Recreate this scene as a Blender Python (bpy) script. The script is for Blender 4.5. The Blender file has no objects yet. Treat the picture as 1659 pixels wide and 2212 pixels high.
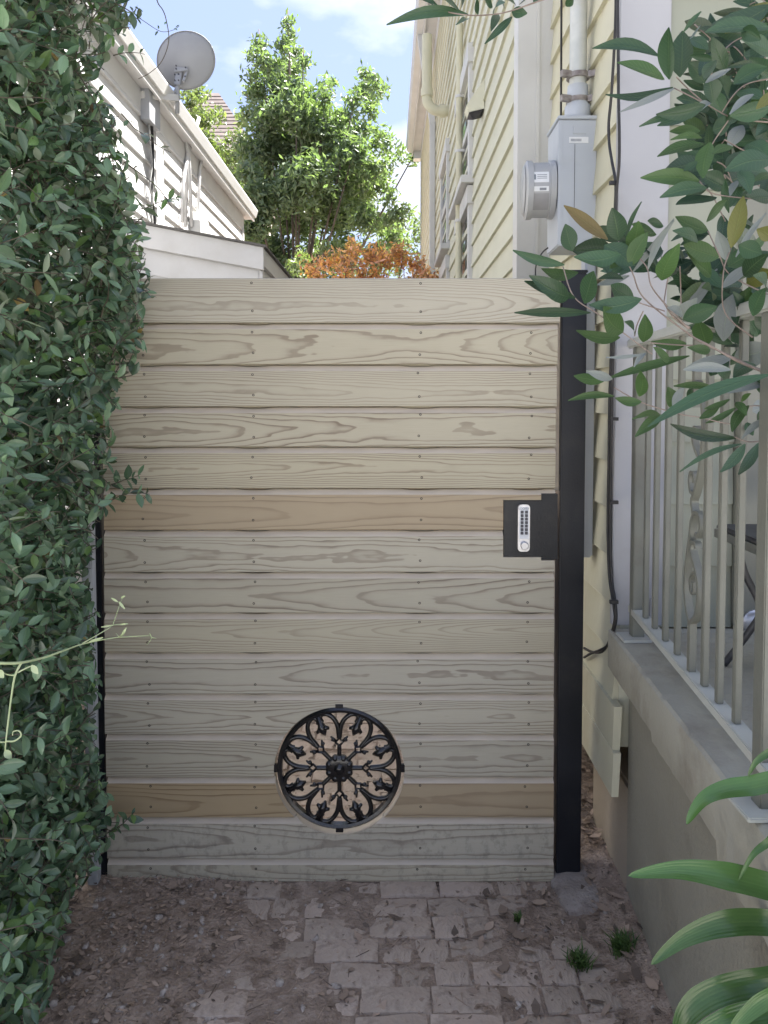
import bpy, bmesh, math, random
from mathutils import Vector, Matrix, noise

scene = bpy.context.scene
C = scene.collection
R = math.radians
rnd = random.Random(7)

# ------------------------------------------------------------------ camera
FPX, U0, V0, PITCH = 1661.0, 840.0, 930.0, R(2.57)
EYE = Vector((0, 0, 1.53))
cam_d = bpy.data.cameras.new("camera")
cam = bpy.data.objects.new("camera", cam_d)
C.objects.link(cam)
cam.location = EYE
cam.rotation_euler = (R(90) - PITCH, 0, 0)
cam_d.sensor_width = 36.0
cam_d.lens = 36.0 * FPX / 2212.0
cam_d.shift_x = (829.5 - U0) / 2212.0
cam_d.shift_y = (V0 - 1106.0) / 2212.0
cam_d.clip_start = 0.05
cam_d.clip_end = 500
scene.camera = cam

# ------------------------------------------------------------------ light
SUN_EL, SUN_AZ = R(60), R(50)            # azimuth from +Y towards +X
world = bpy.data.worlds.new("World")
scene.world = world
world.use_nodes = True
nt = world.node_tree
nt.nodes.clear()
def N(t, typ, **kw):
    n = t.nodes.new(typ)
    for k, v in kw.items():
        setattr(n, k, v)
    return n
out = N(nt, "ShaderNodeOutputWorld")
bg = N(nt, "ShaderNodeBackground")
bg.inputs[1].default_value = 0.05
sky = N(nt, "ShaderNodeTexSky", sky_type="NISHITA")
sky.sun_disc = False
sky.sun_elevation = SUN_EL
sky.sun_rotation = SUN_AZ
sky.air_density = 1.0
sky.dust_density = 2.0
sky.ozone_density = 2.0
tc = N(nt, "ShaderNodeTexCoord")
mp = N(nt, "ShaderNodeMapping")
mp.inputs["Scale"].default_value = (1, 1, 1.9)
mp.inputs["Location"].default_value = (0.35, 0.0, 0.1)
nz = N(nt, "ShaderNodeTexNoise")
nz.inputs["Scale"].default_value = 3.4
nz.inputs["Detail"].default_value = 7
nz.inputs["Roughness"].default_value = 0.52
ramp = N(nt, "ShaderNodeValToRGB")
ramp.color_ramp.elements[0].position = 0.47
ramp.color_ramp.elements[1].position = 0.66
mixc = N(nt, "ShaderNodeMixRGB")
mixc.inputs[2].default_value = (5.6, 5.75, 6.1, 1)
nt.links.new(tc.outputs["Generated"], mp.inputs[0])
nt.links.new(mp.outputs[0], nz.inputs["Vector"])
nt.links.new(nz.outputs[0], ramp.inputs[0])
nt.links.new(ramp.outputs[0], mixc.inputs[0])
pale = N(nt, "ShaderNodeMixRGB")
pale.inputs[0].default_value = 0.7
pale.inputs[2].default_value = (2.45, 3.0, 4.9, 1)
nt.links.new(sky.outputs[0], pale.inputs[1])
nt.links.new(pale.outputs[0], mixc.inputs[1])
nt.links.new(mixc.outputs[0], bg.inputs[0])
nt.links.new(bg.outputs[0], out.inputs[0])

sun_d = bpy.data.lights.new("sun", "SUN")
sun_d.energy = 5.0
sun_d.angle = R(0.6)
sun_d.color = (1, 0.965, 0.91)
sun = bpy.data.objects.new("sun", sun_d)
C.objects.link(sun)
sdir = Vector((math.cos(SUN_EL) * math.sin(SUN_AZ), math.cos(SUN_EL) * math.cos(SUN_AZ), math.sin(SUN_EL)))
sun.rotation_euler = sdir.to_track_quat("Z", "Y").to_euler()
sun.location = (3, 8, 12)

scene.view_settings.view_transform = "Standard"
scene.view_settings.look = "None"
scene.view_settings.exposure = 2.42
scene.view_settings.gamma = 1.0
scene.view_settings.use_curve_mapping = False
try:
    scene.cycles.max_bounces = 8
    scene.cycles.use_denoising = True
except Exception:
    pass

# ------------------------------------------------------------------ helpers
RI, UP, FW = Vector((1, 0, 0)), Vector((0, math.sin(PITCH), math.cos(PITCH))), Vector((0, math.cos(PITCH), -math.sin(PITCH)))
def ray(u, v):
    return RI * (u - U0) + UP * (V0 - v) + FW * FPX
def P(u, v, y):
    d = ray(u, v)
    return EYE + d * (y / d.y)
def PS(u, v, y):
    return P(u / 1.1573, v / 1.1573, y)
def proj(p):
    q = Vector(p) - EYE
    w = q.dot(FW)
    return U0 + FPX * q.dot(RI) / w, V0 - FPX * q.dot(UP) / w

class MB:
    def __init__(self):
        self.v, self.f, self.at = [], [], []
    def add(self, vs, fs):
        o = len(self.v)
        self.v += [tuple(x) for x in vs]
        self.f += [tuple(i + o for i in f) for f in fs]
        return self
    def box(self, x0, x1, y0, y1, z0, z1):
        vs = [(x, y, z) for x in (x0, x1) for y in (y0, y1) for z in (z0, z1)]
        return self.add(vs, [(0, 1, 3, 2), (4, 6, 7, 5), (0, 4, 5, 1), (2, 3, 7, 6), (0, 2, 6, 4), (1, 5, 7, 3)])
    def bar(self, a, b, w, h, upv=(0, 0, 1)):
        a, b = Vector(a), Vector(b)
        d = (b - a).normalized()
        s = d.cross(Vector(upv))
        if s.length < 1e-5:
            s = d.cross(Vector((1, 0, 0)))
        s.normalize()
        t = s.cross(d)
        vs = []
        for p in (a, b):
            for i, j in ((-1, -1), (1, -1), (1, 1), (-1, 1)):
                vs.append(p + s * (i * w / 2) + t * (j * h / 2))
        return self.add(vs, [(3, 2, 1, 0), (4, 5, 6, 7), (0, 1, 5, 4), (1, 2, 6, 5), (2, 3, 7, 6), (3, 0, 4, 7)])
    def tube(self, pts, r, n=8, caps=True, flat=None):
        pts = [Vector(p) for p in pts]
        rs = r if isinstance(r, (list, tuple)) else [r] * len(pts)
        vs, fs = [], []
        side = None
        m = len(pts)
        for i, p in enumerate(pts):
            d = (pts[min(i + 1, m - 1)] - pts[max(i - 1, 0)])
            d = d.normalized() if d.length > 1e-9 else Vector((0, 0, 1))
            if side is None:
                side = d.cross(Vector((0.13, 0.31, 0.94)))
                if side.length < 1e-3:
                    side = d.cross(Vector((1, 0, 0)))
            side = (side - d * side.dot(d))
            side = side.normalized() if side.length > 1e-6 else d.orthogonal().normalized()
            up = d.cross(side)
            for k in range(n):
                a = 2 * math.pi * k / n
                vs.append(p + side * (math.cos(a) * rs[i]) + up * (math.sin(a) * rs[i]))
        for i in range(m - 1):
            for k in range(n):
                k2 = (k + 1) % n
                fs.append((i * n + k, i * n + k2, (i + 1) * n + k2, (i + 1) * n + k))
        if caps:
            fs.append(tuple(reversed(range(n))))
            fs.append(tuple((m - 1) * n + k for k in range(n)))
        return self.add(vs, fs)
    def ribbon(self, pts, axis, w, t):
        """flat bar: rectangle w along axis, t thick, swept along pts"""
        pts = [Vector(p) for p in pts]
        ax = Vector(axis).normalized()
        vs, fs, m = [], [], len(pts)
        for i, p in enumerate(pts):
            d = (pts[min(i + 1, m - 1)] - pts[max(i - 1, 0)]).normalized()
            s = ax.cross(d).normalized()
            for a, b in ((-1, -1), (1, -1), (1, 1), (-1, 1)):
                vs.append(p + ax * (a * w / 2) + s * (b * t / 2))
        for i in range(m - 1):
            for k in range(4):
                k2 = (k + 1) % 4
                fs.append((i * 4 + k, i * 4 + k2, (i + 1) * 4 + k2, (i + 1) * 4 + k))
        fs.append((3, 2, 1, 0))
        fs.append(tuple((m - 1) * 4 + k for k in range(4)))
        return self.add(vs, fs)
    def prism(self, poly, axis, a, b):
        """poly: 2-D points; axis 'x','y','z' = extrusion direction from a to b"""
        def mk(p, t):
            return {"x": (t, p[0], p[1]), "y": (p[0], t, p[1]), "z": (p[0], p[1], t)}[axis]
        n = len(poly)
        vs = [mk(p, a) for p in poly] + [mk(p, b) for p in poly]
        fs = [tuple(reversed(range(n))), tuple(range(n, 2 * n))]
        for i in range(n):
            j = (i + 1) % n
            fs.append((i, j, n + j, n + i))
        return self.add(vs, fs)
    def lathe(self, prof, centre, axis, n=24):
        c = Vector(centre)
        ax = Vector(axis).normalized()
        s = ax.orthogonal().normalized()
        t = ax.cross(s)
        vs, fs = [], []
        for r, h in prof:
            for k in range(n):
                a = 2 * math.pi * k / n
                vs.append(c + ax * h + s * (r * math.cos(a)) + t * (r * math.sin(a)))
        for i in range(len(prof) - 1):
            for k in range(n):
                k2 = (k + 1) % n
                fs.append((i * n + k, i * n + k2, (i + 1) * n + k2, (i + 1) * n + k))
        fs.append(tuple(reversed(range(n))))
        fs.append(tuple((len(prof) - 1) * n + k for k in range(n)))
        return self.add(vs, fs)
    def mesh(self, name, mat, smooth=False, fix=True, bevel=0):
        me = bpy.data.meshes.new(name)
        me.from_pydata(self.v, [], self.f)
        if self.at and len(self.at) == len(self.v):
            fix = False
            at = me.attributes.new("leafuv", "FLOAT_VECTOR", "POINT")
            at.data.foreach_set("vector", [c for a in self.at for c in (a[0], a[1], 0.0)])
        if fix or bevel:
            bm = bmesh.new()
            bm.from_mesh(me)
            if bevel:
                es = [e for e in bm.edges if len(e.link_faces) == 2 and e.calc_face_angle(0) > 0.5]
                bmesh.ops.bevel(bm, geom=es, offset=bevel, segments=2, affect="EDGES", clamp_overlap=True)
            bmesh.ops.recalc_face_normals(bm, faces=bm.faces)
            bm.to_mesh(me)
            bm.free()
        if isinstance(mat, (list, tuple)):
            for m in mat:
                me.materials.append(m)
        else:
            me.materials.append(mat)
        if smooth:
            me.polygons.foreach_set("use_smooth", [True] * len(me.polygons))
            if smooth != "all":
                try:
                    me.set_sharp_from_angle(angle=R(40))
                except Exception:
                    pass
        me.update()
        return me
    def build(self, name, mat, parent=None, **kw):
        o = bpy.data.objects.new(name, self.mesh(name, mat, **kw))
        C.objects.link(o)
        if parent:
            o.parent = parent
        return o

def link_mesh(name, me, parent=None, loc=(0, 0, 0), rot=(0, 0, 0), scale=None):
    o = bpy.data.objects.new(name, me)
    C.objects.link(o)
    o.location = loc
    o.rotation_euler = rot
    if scale:
        o.scale = scale
    if parent:
        o.parent = parent
    return o
def tag(o, label=None, cat=None, group=None, kind=None):
    for k, v in (("label", label), ("category", cat), ("group", group), ("kind", kind)):
        if v:
            o[k] = v
    return o
def thing(name, label, cat, group=None):
    o = bpy.data.objects.new(name, None)
    o.empty_display_size = 0.1
    C.objects.link(o)
    return tag(o, label, cat, group)
def spline(pts, n=6):
    pts = [Vector(p) for p in pts]
    if len(pts) < 3:
        return pts
    res = []
    for i in range(len(pts) - 1):
        p0, p1, p2, p3 = pts[max(i - 1, 0)], pts[i], pts[i + 1], pts[min(i + 2, len(pts) - 1)]
        for k in range(n):
            t = k / n
            res.append(0.5 * ((2 * p1) + (p2 - p0) * t + (2 * p0 - 5 * p1 + 4 * p2 - p3) * t * t + (3 * p1 - p0 - 3 * p2 + p3) * t ** 3))
    res.append(pts[-1])
    return res

# ------------------------------------------------------------------ materials
def base_mat(name):
    m = bpy.data.materials.new(name)
    m.use_nodes = True
    t = m.node_tree
    b = t.nodes["Principled BSDF"]
    return m, t, b
def srgb(r, g, b):
    f = lambda c: (c / 255 / 12.92) if c / 255 <= 0.04045 else ((c / 255 + 0.055) / 1.055) ** 2.4
    return (f(r), f(g), f(b), 1)
def L(t, a, b):
    t.links.new(a, b)
def mathn(t, op, a, b=None, c=None):
    n = N(t, "ShaderNodeMath", operation=op)
    for i, x in enumerate((a, b, c)):
        if x is None:
            continue
        if isinstance(x, (int, float)):
            n.inputs[i].default_value = x
        else:
            L(t, x, n.inputs[i])
    return n.outputs[0]
def noisy(name, c1, c2, scale=8, rough=0.6, bump=0.0, bscale=60, vary=0.0, coord="Object", stretch=None, metallic=0.0, spec=None, detail=5, dirt=None, dirt_scale=2.0, bdist=0.003, rvar=0.0):
    m, t, b = base_mat(name)
    tcn = N(t, "ShaderNodeTexCoord")
    vec = tcn.outputs[coord]
    if stretch:
        mpn = N(t, "ShaderNodeMapping")
        mpn.inputs["Scale"].default_value = stretch
        L(t, vec, mpn.inputs[0])
        vec = mpn.outputs[0]
    n1 = N(t, "ShaderNodeTexNoise")
    n1.inputs["Scale"].default_value = scale
    n1.inputs["Detail"].default_value = detail
    L(t, vec, n1.inputs["Vector"])
    r1 = N(t, "ShaderNodeValToRGB")
    r1.color_ramp.elements[0].position = 0.3
    r1.color_ramp.elements[1].position = 0.7
    r1.color_ramp.elements[0].color = (*c1[:3], 1)
    r1.color_ramp.elements[1].color = (*c2[:3], 1)
    L(t, n1.outputs[0], r1.inputs[0])
    col = r1.outputs[0]
    if dirt:
        n3 = N(t, "ShaderNodeTexNoise")
        n3.inputs["Scale"].default_value = dirt_scale
        n3.inputs["Detail"].default_value = 8
        n3.inputs["Roughness"].default_value = 0.65
        L(t, vec, n3.inputs["Vector"])
        r3 = N(t, "ShaderNodeValToRGB")
        r3.color_ramp.elements[0].position = 0.52
        r3.color_ramp.elements[1].position = 0.72
        L(t, n3.outputs[0], r3.inputs[0])
        mx = N(t, "ShaderNodeMixRGB")
        fac = mathn(t, "MULTIPLY", r3.outputs[0], dirt[3] if len(dirt) > 3 else 0.7)
        L(t, fac, mx.inputs[0])
        L(t, col, mx.inputs[1])
        mx.inputs[2].default_value = (*dirt[:3], 1)
        col = mx.outputs[0]
    if vary:
        oi = N(t, "ShaderNodeObjectInfo")
        hs = N(t, "ShaderNodeHueSaturation")
        L(t, col, hs.inputs["Color"])
        L(t, mathn(t, "MULTIPLY_ADD", oi.outputs["Random"], 2 * vary, 1 - vary), hs.inputs["Value"])
        L(t, mathn(t, "MULTIPLY_ADD", oi.outputs["Random"], -vary * 0.06, 0.5 + vary * 0.03), hs.inputs["Hue"])
        col = hs.outputs[0]
    L(t, col, b.inputs["Base Color"])
    b.inputs["Roughness"].default_value = rough
    if rvar:
        L(t, mathn(t, "MULTIPLY_ADD", n1.outputs[0], rvar, rough - rvar / 2), b.inputs["Roughness"])
    b.inputs["Metallic"].default_value = metallic
    if spec is not None:
        b.inputs["Specular IOR Level"].default_value = spec
    if bump:
        n2 = N(t, "ShaderNodeTexNoise")
        n2.inputs["Scale"].default_value = bscale
        n2.inputs["Detail"].default_value = 6
        L(t, vec, n2.inputs["Vector"])
        bp = N(t, "ShaderNodeBump")
        bp.inputs["Strength"].default_value = bump
        bp.inputs["Distance"].default_value = bdist
        L(t, n2.outputs[0], bp.inputs["Height"])
        L(t, bp.outputs[0], b.inputs["Normal"])
    return m

def wood_mat(name, light, mid, dark, freq=105.0, smudge=0.0):
    """flat-sawn pine: growth rings cut at a shallow angle give lines and cathedral arches"""
    m, t, b = base_mat(name)
    tcn = N(t, "ShaderNodeTexCoord")
    oi = N(t, "ShaderNodeObjectInfo")
    seed = mathn(t, "MULTIPLY", oi.outputs["Random"], 97.0)
    sp = N(t, "ShaderNodeSeparateXYZ")
    L(t, tcn.outputs["Object"], sp.inputs[0])
    x, y, z = sp.outputs
    def nse(vec, scale, detail=2, rough=0.5):
        n = N(t, "ShaderNodeTexNoise")
        n.inputs["Scale"].default_value = scale
        n.inputs["Detail"].default_value = detail
        n.inputs["Roughness"].default_value = rough
        L(t, vec, n.inputs["Vector"])
        return n.outputs[0]
    def comb(a, bb, c):
        n = N(t, "ShaderNodeCombineXYZ")
        for i, q in enumerate((a, bb, c)):
            if isinstance(q, (int, float)):
                n.inputs[i].default_value = q
            else:
                L(t, q, n.inputs[i])
        return n.outputs[0]
    xs = mathn(t, "ADD", mathn(t, "MULTIPLY", x, 0.5), seed)
    dn = nse(comb(xs, seed, 0.3), 1.0, 1)
    rq = mathn(t, "FRACT", mathn(t, "MULTIPLY", oi.outputs["Random"], 13.7))
    depth = mathn(t, "ADD", mathn(t, "MULTIPLY_ADD", dn, 0.14, -0.038), mathn(t, "MULTIPLY", mathn(t, "POWER", rq, 2.0), 0.12))
    zc = mathn(t, "MULTIPLY_ADD", nse(comb(seed, xs, 3.7), 0.8, 1), 0.11, 0.0)
    dz = mathn(t, "SUBTRACT", z, zc)
    wob = mathn(t, "MULTIPLY_ADD", nse(comb(mathn(t, "MULTIPLY_ADD", x, 2.0, seed), mathn(t, "MULTIPLY", z, 14.0), seed), 1.0, 3, 0.5), 0.016, -0.008)
    wob = mathn(t, "ADD", wob, mathn(t, "MULTIPLY_ADD", nse(comb(mathn(t, "MULTIPLY_ADD", x, 11.0, seed), mathn(t, "MULTIPLY", z, 30.0), seed), 1.0, 2), 0.0036, -0.0018))
    yd = mathn(t, "ADD", depth, mathn(t, "MULTIPLY", y, 1.0))
    r2 = mathn(t, "ADD", mathn(t, "MULTIPLY", dz, dz), mathn(t, "MULTIPLY", yd, yd))
    rr = mathn(t, "ADD", mathn(t, "SQRT", r2), wob)
    fr = mathn(t, "MULTIPLY_ADD", oi.outputs["Random"], freq * 0.95, freq * 0.9)
    fr2 = mathn(t, "FRACT", mathn(t, "MULTIPLY", rr, fr))
    ring = N(t, "ShaderNodeValToRGB")
    e = ring.color_ramp.elements
    e[0].position, e[0].color = 0.0, (0.03, 0.03, 0.03, 1)
    e[1].position, e[1].color = 1.0, (0.03, 0.03, 0.03, 1)
    for ps_, vl_ in ((0.45, 0.04), (0.66, 0.22), (0.76, 0.55), (0.83, 1.0), (0.93, 0.95), (0.965, 0.1)):
        q_ = e.new(ps_)
        q_.color = (vl_, vl_, vl_, 1)
    L(t, fr2, ring.inputs[0])
    patch = nse(comb(mathn(t, "MULTIPLY_ADD", x, 2.2, seed), mathn(t, "MULTIPLY", z, 9.0), seed), 1.0, 2)
    amt = mathn(t, "MULTIPLY", ring.outputs[0], mathn(t, "MULTIPLY", mathn(t, "MULTIPLY_ADD", patch, 1.3, 0.25), mathn(t, "MULTIPLY_ADD", mathn(t, "FRACT", mathn(t, "MULTIPLY", oi.outputs["Random"], 31.1)), 0.5, 0.68)))
    flat = mathn(t, "MINIMUM", mathn(t, "DIVIDE", mathn(t, "ABSOLUTE", dz), mathn(t, "ADD", rr, 0.004)), 1.0)
    amt = mathn(t, "MULTIPLY", amt, mathn(t, "MULTIPLY_ADD", flat, 0.85, 0.52))
    fib = nse(comb(mathn(t, "MULTIPLY_ADD", x, 14.0, seed), mathn(t, "MULTIPLY", z, 520.0), mathn(t, "MULTIPLY", y, 520.0)), 1.0, 4, 0.6)
    m1 = N(t, "ShaderNodeMixRGB")
    m1.inputs[1].default_value = light
    m1.inputs[2].default_value = mid
    L(t, fib, m1.inputs[0])
    m2 = N(t, "ShaderNodeMixRGB")
    L(t, mathn(t, "MINIMUM", amt, 0.85), m2.inputs[0])
    L(t, m1.outputs[0], m2.inputs[1])
    m2.inputs[2].default_value = dark
    hs = N(t, "ShaderNodeHueSaturation")
    L(t, m2.outputs[0], hs.inputs["Color"])
    L(t, mathn(t, "MULTIPLY_ADD", oi.outputs["Random"], 0.10, 0.95), hs.inputs["Value"])
    L(t, mathn(t, "MULTIPLY_ADD", mathn(t, "FRACT", mathn(t, "MULTIPLY", oi.outputs["Random"], 7.3)), 0.3, 0.9), hs.inputs["Saturation"])
    col = hs.outputs[0]
    # faint blotches of damp and, low on the gate, splashed soil
    bl = nse(tcn.outputs["Object"], 3.0, 4)
    m3 = N(t, "ShaderNodeMixRGB", blend_type="MULTIPLY")
    m3.inputs[0].default_value = 0.35
    cr = N(t, "ShaderNodeValToRGB")
    cr.color_ramp.elements[0].position = 0.3
    cr.color_ramp.elements[0].color = (0.78, 0.76, 0.74, 1)
    cr.color_ramp.elements[1].position = 0.65
    cr.color_ramp.elements[1].color = (1.05, 1.05, 1.05, 1)
    L(t, bl, cr.inputs[0])
    L(t, col, m3.inputs[1])
    L(t, cr.outputs[0], m3.inputs[2])
    col = m3.outputs[0]
    if smudge:
        ns = nse(comb(mathn(t, "MULTIPLY", x, 38.0), 0.0, mathn(t, "MULTIPLY", z, 30.0)), 1.0, 6, 0.7)
        ns2 = nse(comb(mathn(t, "MULTIPLY", x, 3.0), 2.0, 0.0), 1.0, 1)
        cr2 = N(t, "ShaderNodeValToRGB")
        cr2.color_ramp.elements[0].position = 0.54
        cr2.color_ramp.elements[1].position = 0.66
        L(t, mathn(t, "MULTIPLY_ADD", ns2, 0.35, mathn(t, "MULTIPLY_ADD", ns, 1.0, -0.13)), cr2.inputs[0])
        m4 = N(t, "ShaderNodeMixRGB")
        L(t, mathn(t, "MULTIPLY", cr2.outputs[0], smudge), m4.inputs[0])
        L(t, col, m4.inputs[1])
        m4.inputs[2].default_value = (0.10, 0.085, 0.07, 1)
        col = m4.outputs[0]
    L(t, col, b.inputs["Base Color"])
    b.inputs["Roughness"].default_value = 0.72
    bp = N(t, "ShaderNodeBump")
    bp.inputs["Strength"].default_value = 0.35
    bp.inputs["Distance"].default_value = 0.0012
    L(t, mathn(t, "SUBTRACT", mathn(t, "MULTIPLY", fib, 0.6), mathn(t, "MULTIPLY", amt, 0.5)), bp.inputs["Height"])
    L(t, bp.outputs[0], b.inputs["Normal"])
    return m

def leaf_mat(name, top, top2, under, rough=0.35, trans=0.12, vary=0.25, spec=0.5, veins=None):
    m, t, b = base_mat(name)
    geo = N(t, "ShaderNodeNewGeometry")
    tcn = N(t, "ShaderNodeTexCoord")
    n1 = N(t, "ShaderNodeTexNoise")
    n1.inputs["Scale"].default_value = 9
    n1.inputs["Detail"].default_value = 3
    L(t, tcn.outputs["Object"], n1.inputs["Vector"])
    r1 = N(t, "ShaderNodeValToRGB")
    r1.color_ramp.elements[0].position = 0.32
    r1.color_ramp.elements[1].position = 0.68
    r1.color_ramp.elements[0].color = (*top[:3], 1)
    r1.color_ramp.elements[1].color = (*top2[:3], 1)
    rf = mathn(t, "ADD", mathn(t, "MULTIPLY", n1.outputs[0], 0.6), mathn(t, "MULTIPLY", geo.outputs["Random Per Island"], 0.45))
    L(t, rf, r1.inputs[0])
    mx = N(t, "ShaderNodeMixRGB")
    L(t, geo.outputs["Backfacing"], mx.inputs[0])
    L(t, r1.outputs[0], mx.inputs[1])
    mx.inputs[2].default_value = (*under[:3], 1)
    oi = N(t, "ShaderNodeObjectInfo")
    hs = N(t, "ShaderNodeHueSaturation")
    L(t, mx.outputs[0], hs.inputs["Color"])
    rv = mathn(t, "FRACT", mathn(t, "ADD", oi.outputs["Random"], geo.outputs["Random Per Island"]))
    L(t, mathn(t, "MULTIPLY_ADD", rv, 2 * vary, 1 - vary), hs.inputs["Value"])
    if veins:
        an = N(t, "ShaderNodeAttribute", attribute_name="leafuv")
        sx = N(t, "ShaderNodeSeparateXYZ")
        L(t, an.outputs["Vector"], sx.inputs[0])
        au = mathn(t, "ABSOLUTE", sx.outputs[0])
        mid = mathn(t, "MAXIMUM", mathn(t, "MULTIPLY_ADD", au, -14.0, 1.0), 0.0)
        if veins == "net":
            wv = mathn(t, "SINE", mathn(t, "MULTIPLY", mathn(t, "MULTIPLY_ADD", au, -0.16, sx.outputs[1]), 75.0))
            sv = mathn(t, "MAXIMUM", mathn(t, "MULTIPLY_ADD", wv, 4.0, -3.0), 0.0)
            hgt = mathn(t, "ADD", mathn(t, "MULTIPLY", mid, 1.2), mathn(t, "MULTIPLY", sv, 0.35))
            fac = mathn(t, "MINIMUM", mathn(t, "ADD", mathn(t, "MULTIPLY", mid, 0.5), mathn(t, "MULTIPLY", sv, 0.16)), 1.0)
        else:
            wv = mathn(t, "SINE", mathn(t, "MULTIPLY", sx.outputs[0], 24.0))
            n9 = N(t, "ShaderNodeTexNoise")
            n9.inputs["Scale"].default_value = 14
            L(t, an.outputs["Vector"], n9.inputs["Vector"])
            hgt = mathn(t, "MULTIPLY", wv, 0.10)
            fac = mathn(t, "MULTIPLY", mathn(t, "ADD", mathn(t, "MULTIPLY_ADD", wv, 0.05, 0.06), mathn(t, "MULTIPLY", mid, 0.3)), 0.55)
        mv = N(t, "ShaderNodeMixRGB")
        L(t, fac, mv.inputs[0])
        L(t, hs.outputs[0], mv.inputs[1])
        g3 = N(t, "ShaderNodeMixRGB", blend_type="ADD")
        g3.inputs[0].default_value = 1
        L(t, hs.outputs[0], g3.inputs[1])
        g3.inputs[2].default_value = (0.06, 0.08, 0.03, 1)
        L(t, g3.outputs[0], mv.inputs[2])
        hs = mv
        bq = N(t, "ShaderNodeBump")
        bq.inputs["Strength"].default_value = 0.5
        bq.inputs["Distance"].default_value = 0.0012
        L(t, hgt, bq.inputs["Height"])
        L(t, bq.outputs[0], b.inputs["Normal"])
    L(t, hs.outputs[0], b.inputs["Base Color"])
    b.inputs["Roughness"].default_value = rough
    b.inputs["Specular IOR Level"].default_value = spec
    if trans:
        tr = N(t, "ShaderNodeBsdfTranslucent")
        g2 = N(t, "ShaderNodeMixRGB", blend_type="MULTIPLY")
        g2.inputs[0].default_value = 1
        L(t, hs.outputs[0], g2.inputs[1])
        g2.inputs[2].default_value = (1.6, 1.9, 0.7, 1)
        L(t, g2.outputs[0], tr.inputs[0])
        ms = N(t, "ShaderNodeMixShader")
        ms.inputs[0].default_value = trans
        L(t, b.outputs[0], ms.inputs[1])
        L(t, tr.outputs[0], ms.inputs[2])
        o = [n for n in t.nodes if n.type == "OUTPUT_MATERIAL"][0]
        L(t, ms.outputs[0], o.inputs[0])
    return m

M = {}
M["wood"] = wood_mat("treated_pine", (0.485, 0.447, 0.35, 1), (0.39, 0.356, 0.272, 1), (0.185, 0.145, 0.105, 1), 140)
M["wood_low"] = wood_mat("treated_pine_soiled", (0.53, 0.486, 0.378, 1), (0.425, 0.386, 0.295, 1), (0.20, 0.158, 0.115, 1), 140, 0.28)
M["wood_tan"] = wood_mat("tan_pine", (0.43, 0.345, 0.225, 1), (0.375, 0.295, 0.19, 1), (0.23, 0.165, 0.10, 1), 100)
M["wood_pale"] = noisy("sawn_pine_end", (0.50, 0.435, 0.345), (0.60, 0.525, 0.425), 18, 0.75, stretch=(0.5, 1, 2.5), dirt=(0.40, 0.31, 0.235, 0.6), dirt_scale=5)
M["screw"] = noisy("screw_steel", (0.035, 0.032, 0.03), (0.07, 0.06, 0.055), 200, 0.45, metallic=0.6)
M["black_steel"] = noisy("black_powder_coat", (0.006, 0.007, 0.010), (0.012, 0.014, 0.019), 5, 0.36, 0.2, 160, spec=0.4, rvar=0.25, dirt=(0.03, 0.028, 0.026, 0.6), dirt_scale=9)
M["cast_iron"] = noisy("black_enamel_casting", (0.006, 0.006, 0.007), (0.012, 0.011, 0.011), 30, 0.22, 0.15, 120, spec=0.6)
M["silver"] = noisy("satin_chrome", (0.50, 0.50, 0.52), (0.62, 0.62, 0.64), 40, 0.32, metallic=0.85)
M["silver_dark"] = noisy("dark_button_gap", (0.05, 0.05, 0.055), (0.08, 0.08, 0.09), 40, 0.5)
M["yellow"] = noisy("cream_siding_paint", (0.51, 0.505, 0.395), (0.56, 0.555, 0.44), 3, 0.62, 0.12, 70, vary=0.05, dirt=(0.42, 0.39, 0.28, 0.4), dirt_scale=1.3)
M["yellow_worn"] = noisy("cream_siding_worn", (0.49, 0.47, 0.345), (0.55, 0.53, 0.40), 5, 0.66, 0.3, 50, vary=0.08, dirt=(0.36, 0.28, 0.15, 0.65), dirt_scale=2.6, stretch=(1, 1.4, 0.6))
M["yellow_pipe"] = noisy("cream_pipe_paint", (0.50, 0.48, 0.34), (0.56, 0.54, 0.40), 4, 0.5, dirt=(0.40, 0.30, 0.18, 0.4), dirt_scale=3)
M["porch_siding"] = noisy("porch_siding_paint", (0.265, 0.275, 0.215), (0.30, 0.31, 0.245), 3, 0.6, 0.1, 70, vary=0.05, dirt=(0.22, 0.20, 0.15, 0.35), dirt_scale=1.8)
M["trim"] = noisy("warm_white_trim", (0.50, 0.50, 0.485), (0.56, 0.56, 0.545), 4, 0.55, 0.08, 60, dirt=(0.40, 0.38, 0.34, 0.4), dirt_scale=1.6)
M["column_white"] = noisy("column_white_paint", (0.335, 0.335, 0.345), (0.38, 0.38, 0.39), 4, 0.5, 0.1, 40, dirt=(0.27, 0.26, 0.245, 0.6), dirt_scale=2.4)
M["white"] = noisy("white_siding_paint", (0.56, 0.555, 0.55), (0.62, 0.615, 0.61), 3, 0.55, 0.06, 70, vary=0.05, dirt=(0.44, 0.42, 0.39, 0.45), dirt_scale=1.6)
M["meter_grey"] = noisy("grey_enamel_box", (0.40, 0.43, 0.475), (0.44, 0.47, 0.51), 6, 0.5, dirt=(0.27, 0.27, 0.27, 0.3), dirt_scale=4, rvar=0.1)
M["meter_dark"] = noisy("grey_meter_base", (0.24, 0.24, 0.25), (0.28, 0.28, 0.29), 20, 0.5)
M["meter_pale"] = noisy("pale_meter_plastic", (0.33, 0.34, 0.35), (0.38, 0.39, 0.40), 8, 0.4)
M["galv"] = noisy("galvanised_pipe", (0.46, 0.48, 0.46), (0.56, 0.57, 0.54), 22, 0.5, metallic=0.25, dirt=(0.42, 0.40, 0.33, 0.5), dirt_scale=6)
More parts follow.
